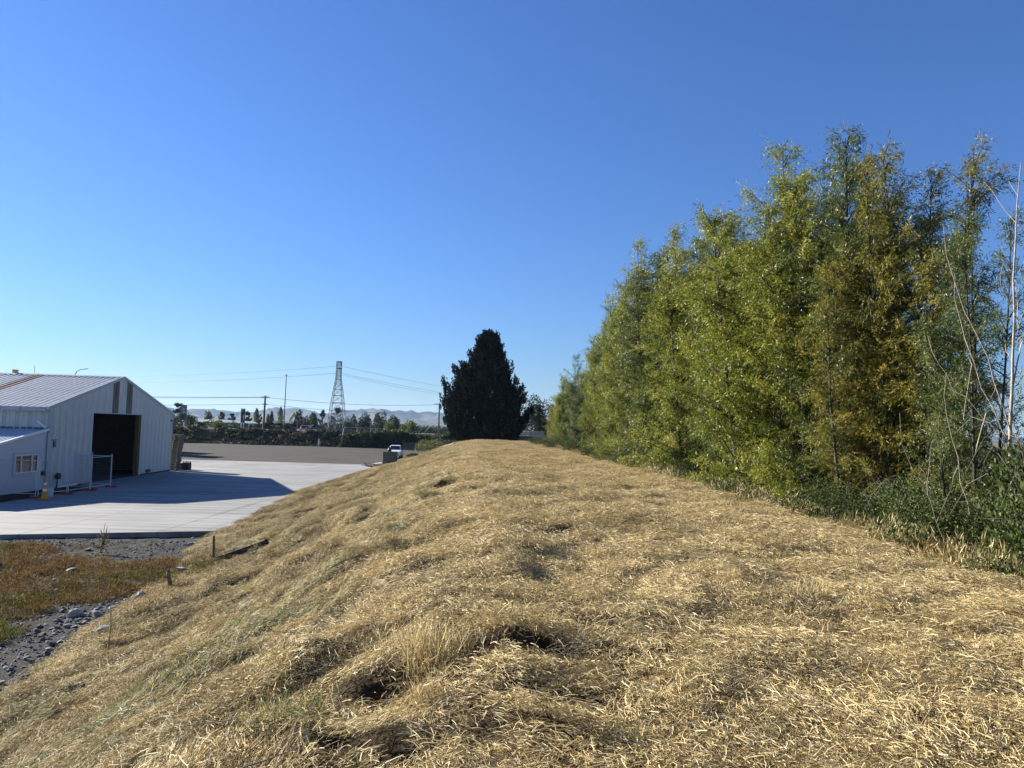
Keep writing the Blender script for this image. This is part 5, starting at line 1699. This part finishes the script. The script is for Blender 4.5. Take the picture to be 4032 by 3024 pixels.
for k, (x, y, z, lab) in enumerate(((-43.45, 153.6, 3.1, 'orange road cone on the bank top, left one'), (-42.1, 152.6, 2.9, 'orange road cone on the bank top, right one'))):
    c = thing('road_cone', lab, 'traffic cone', (x, y, z), 0, 'orange cones by the guardrail')
    MB().box((0, 0, .04), (.5, .5, .08)).obj('base', MATS['orange_plastic'], c)
    MB().lathe([(.2, .08), (.12, .5)], 12).lathe([(.085, .68), (.04, .95)], 12).obj('cone', MATS['orange_plastic'], c)
    MB().lathe([(.12, .5), (.085, .68)], 12).obj('band', MATS['white_paint'], c)
mk = thing('marker_post', 'white edge marker post at the guardrail', 'marker post', (-37.0, 156.0, 3.0))
MB().box((0, 0, .5), (.16, .1, 1.0)).obj('post', MATS['white_paint'], mk)


def car(name, label, cat, loc, L, mat, h=1.45):
    o = thing(name, label, cat, loc, R(180) * 0)
    MB().prism([(-L / 2, .3), (-L / 2, .75), (-L / 2 + .1, .9), (L / 2 - 1.1, .92), (L / 2 - .1, .78), (L / 2, .5), (L / 2, .3)], -.85, .85, 'y').obj('body', MATS[mat], o, .06)
    a = [(-L / 2 + .3, -.78, .9), (L / 2 - 1.3, -.78, .9), (L / 2 - 1.3, .78, .9), (-L / 2 + .3, .78, .9)]
    b = [(-L / 2 + .9, -.6, h), (L / 2 - 2.0, -.6, h), (L / 2 - 2.0, .6, h), (-L / 2 + .9, .6, h)]
    MB().add(a + b, [(0, 1, 5, 4), (1, 2, 6, 5), (2, 3, 7, 6), (3, 0, 4, 7)]).obj('windows', MATS['glass_dark'], o)
    MB().add(b + [(p[0], p[1], p[2] + .05) for p in b], [(0, 1, 2, 3), (4, 5, 6, 7), (0, 1, 5, 4), (1, 2, 6, 5), (2, 3, 7, 6), (3, 0, 4, 7)]).obj('roof', MATS[mat], o)
    for x in (-L / 2 + .8, L / 2 - .85):
        for s in (-1, 1):
            MB().tube([(x, s * .68, .32), (x, s * .88, .32)], .32, 14).obj('wheel', MATS['rubber'], o)
    return o


car('parked_car', 'pale car behind the guardrail, its roof catching the sun', 'car', (-47.0, 171.5, float(ground_z(0, 171.5))), 4.4, 'car_white', 1.42)
car('parked_car', 'dark car behind the guardrail, right of the pale one', 'car', (-43.2, 172.0, float(ground_z(0, 172.0))), 4.2, 'car_grey', 1.5)
fl = thing('flat_trailer', 'dark flat-deck trailer behind the right end of the guardrail', 'trailer', (-40.3, 171.5, float(ground_z(0, 171.5))))
MB().box((0, 0, .75), (4.4, 2.0, .22)).obj('deck', MATS['dark_metal'], fl)
for x in (-1.9, -.9, 0):
    MB().box((x, -.9, 1.0), (.3, .2, .45)).obj('crate', MATS['galv_dull'], fl)
for x in (-.6, .6):
    MB().tube([(x, -1.05, .32), (x, -.8, .32)], .32, 12).obj('wheel', MATS['rubber'], fl)

# posts at the foot of the bank, buried wall, litter
for x, y, h, m_, lab in ((-64.0, 147.9, 1.4, 'timber_grey', 'weathered fence post at the foot of the road bank, leftmost'), (-57.0, 147.9, 1.2, 'timber_grey', 'weathered fence post at the foot of the road bank, second from left'), (-50.1, 147.9, 1.45, 'timber_grey', 'weathered fence post at the foot of the road bank below the power pole'), (-38.0, 147.3, 1.5, 'white_paint', 'short white post at the foot of the road bank')):
    f = thing('fence_post', lab, 'post', (x, y, -.05))
    MB().tube([(0, 0, 0), (0, 0, h)], .09, 8).obj('post', MATS[m_], f)
bw = thing('buried_wall', 'low grey concrete wall sticking out of the scrub', 'wall', (-18.3, 140, 0), R(3))
MB().box((0, 0, .65), (3.7, .3, 1.3)).obj('wall', MATS['concrete_block'], bw, .02)
MB().box((-1.95, -.1, .9), (.2, .2, 1.7)).obj('post', MATS['ochre_timber'], bw)
lg = thing('felled_log', 'pale broken log lying on the bank shoulder left of the pine', 'log', (-7.0, 84.6, 2.15), R(-40))
MB().tube([(-.9, 0, 0), (.1, 0, .2), (.9, 0, .55)], [.16, .14, .1], 9).obj('log', MATS['pale_bark'], lg)
for k, (x, y, lab) in enumerate(((-51.9, 147.6, 'left scrap of white plastic at the foot of the road bank'), (-50.9, 147.7, 'right scrap of white plastic at the foot of the road bank'), (-55.5, 147.6, 'grey-white scrap lying left of the white plastic'))):
    o = tag(link('plastic_scrap', RK[2], None, (x, y, .15)), lab, 'litter')
    o.scale = (.55, .4, .45)

# railing of the bridge past the pine
rl = thing('bridge_railing', 'white bridge railing with close balusters between pine and willows', 'railing', (-1.5, 125, 3.2))
for z in (.12, .9):
    MB().box((3.6, 0, z), (7.2, .07, .07)).obj('rail', MATS['white_paint'], rl)
bm_ = MB().box((0, 0, .51), (.045, .045, .72)).mesh('baluster', MATS['white_paint'])
for k in range(36):
    link('baluster', bm_, rl, (.1 + k * .2, 0, 0))
MB().box((3.6, .4, -.45), (7.4, 1.4, 1.1)).obj('deck', MATS['concrete_block'], rl)
print('straw patches', NSTRAW, 'tris', sum(len(m.polygons) * 2 for m in bpy.data.meshes))
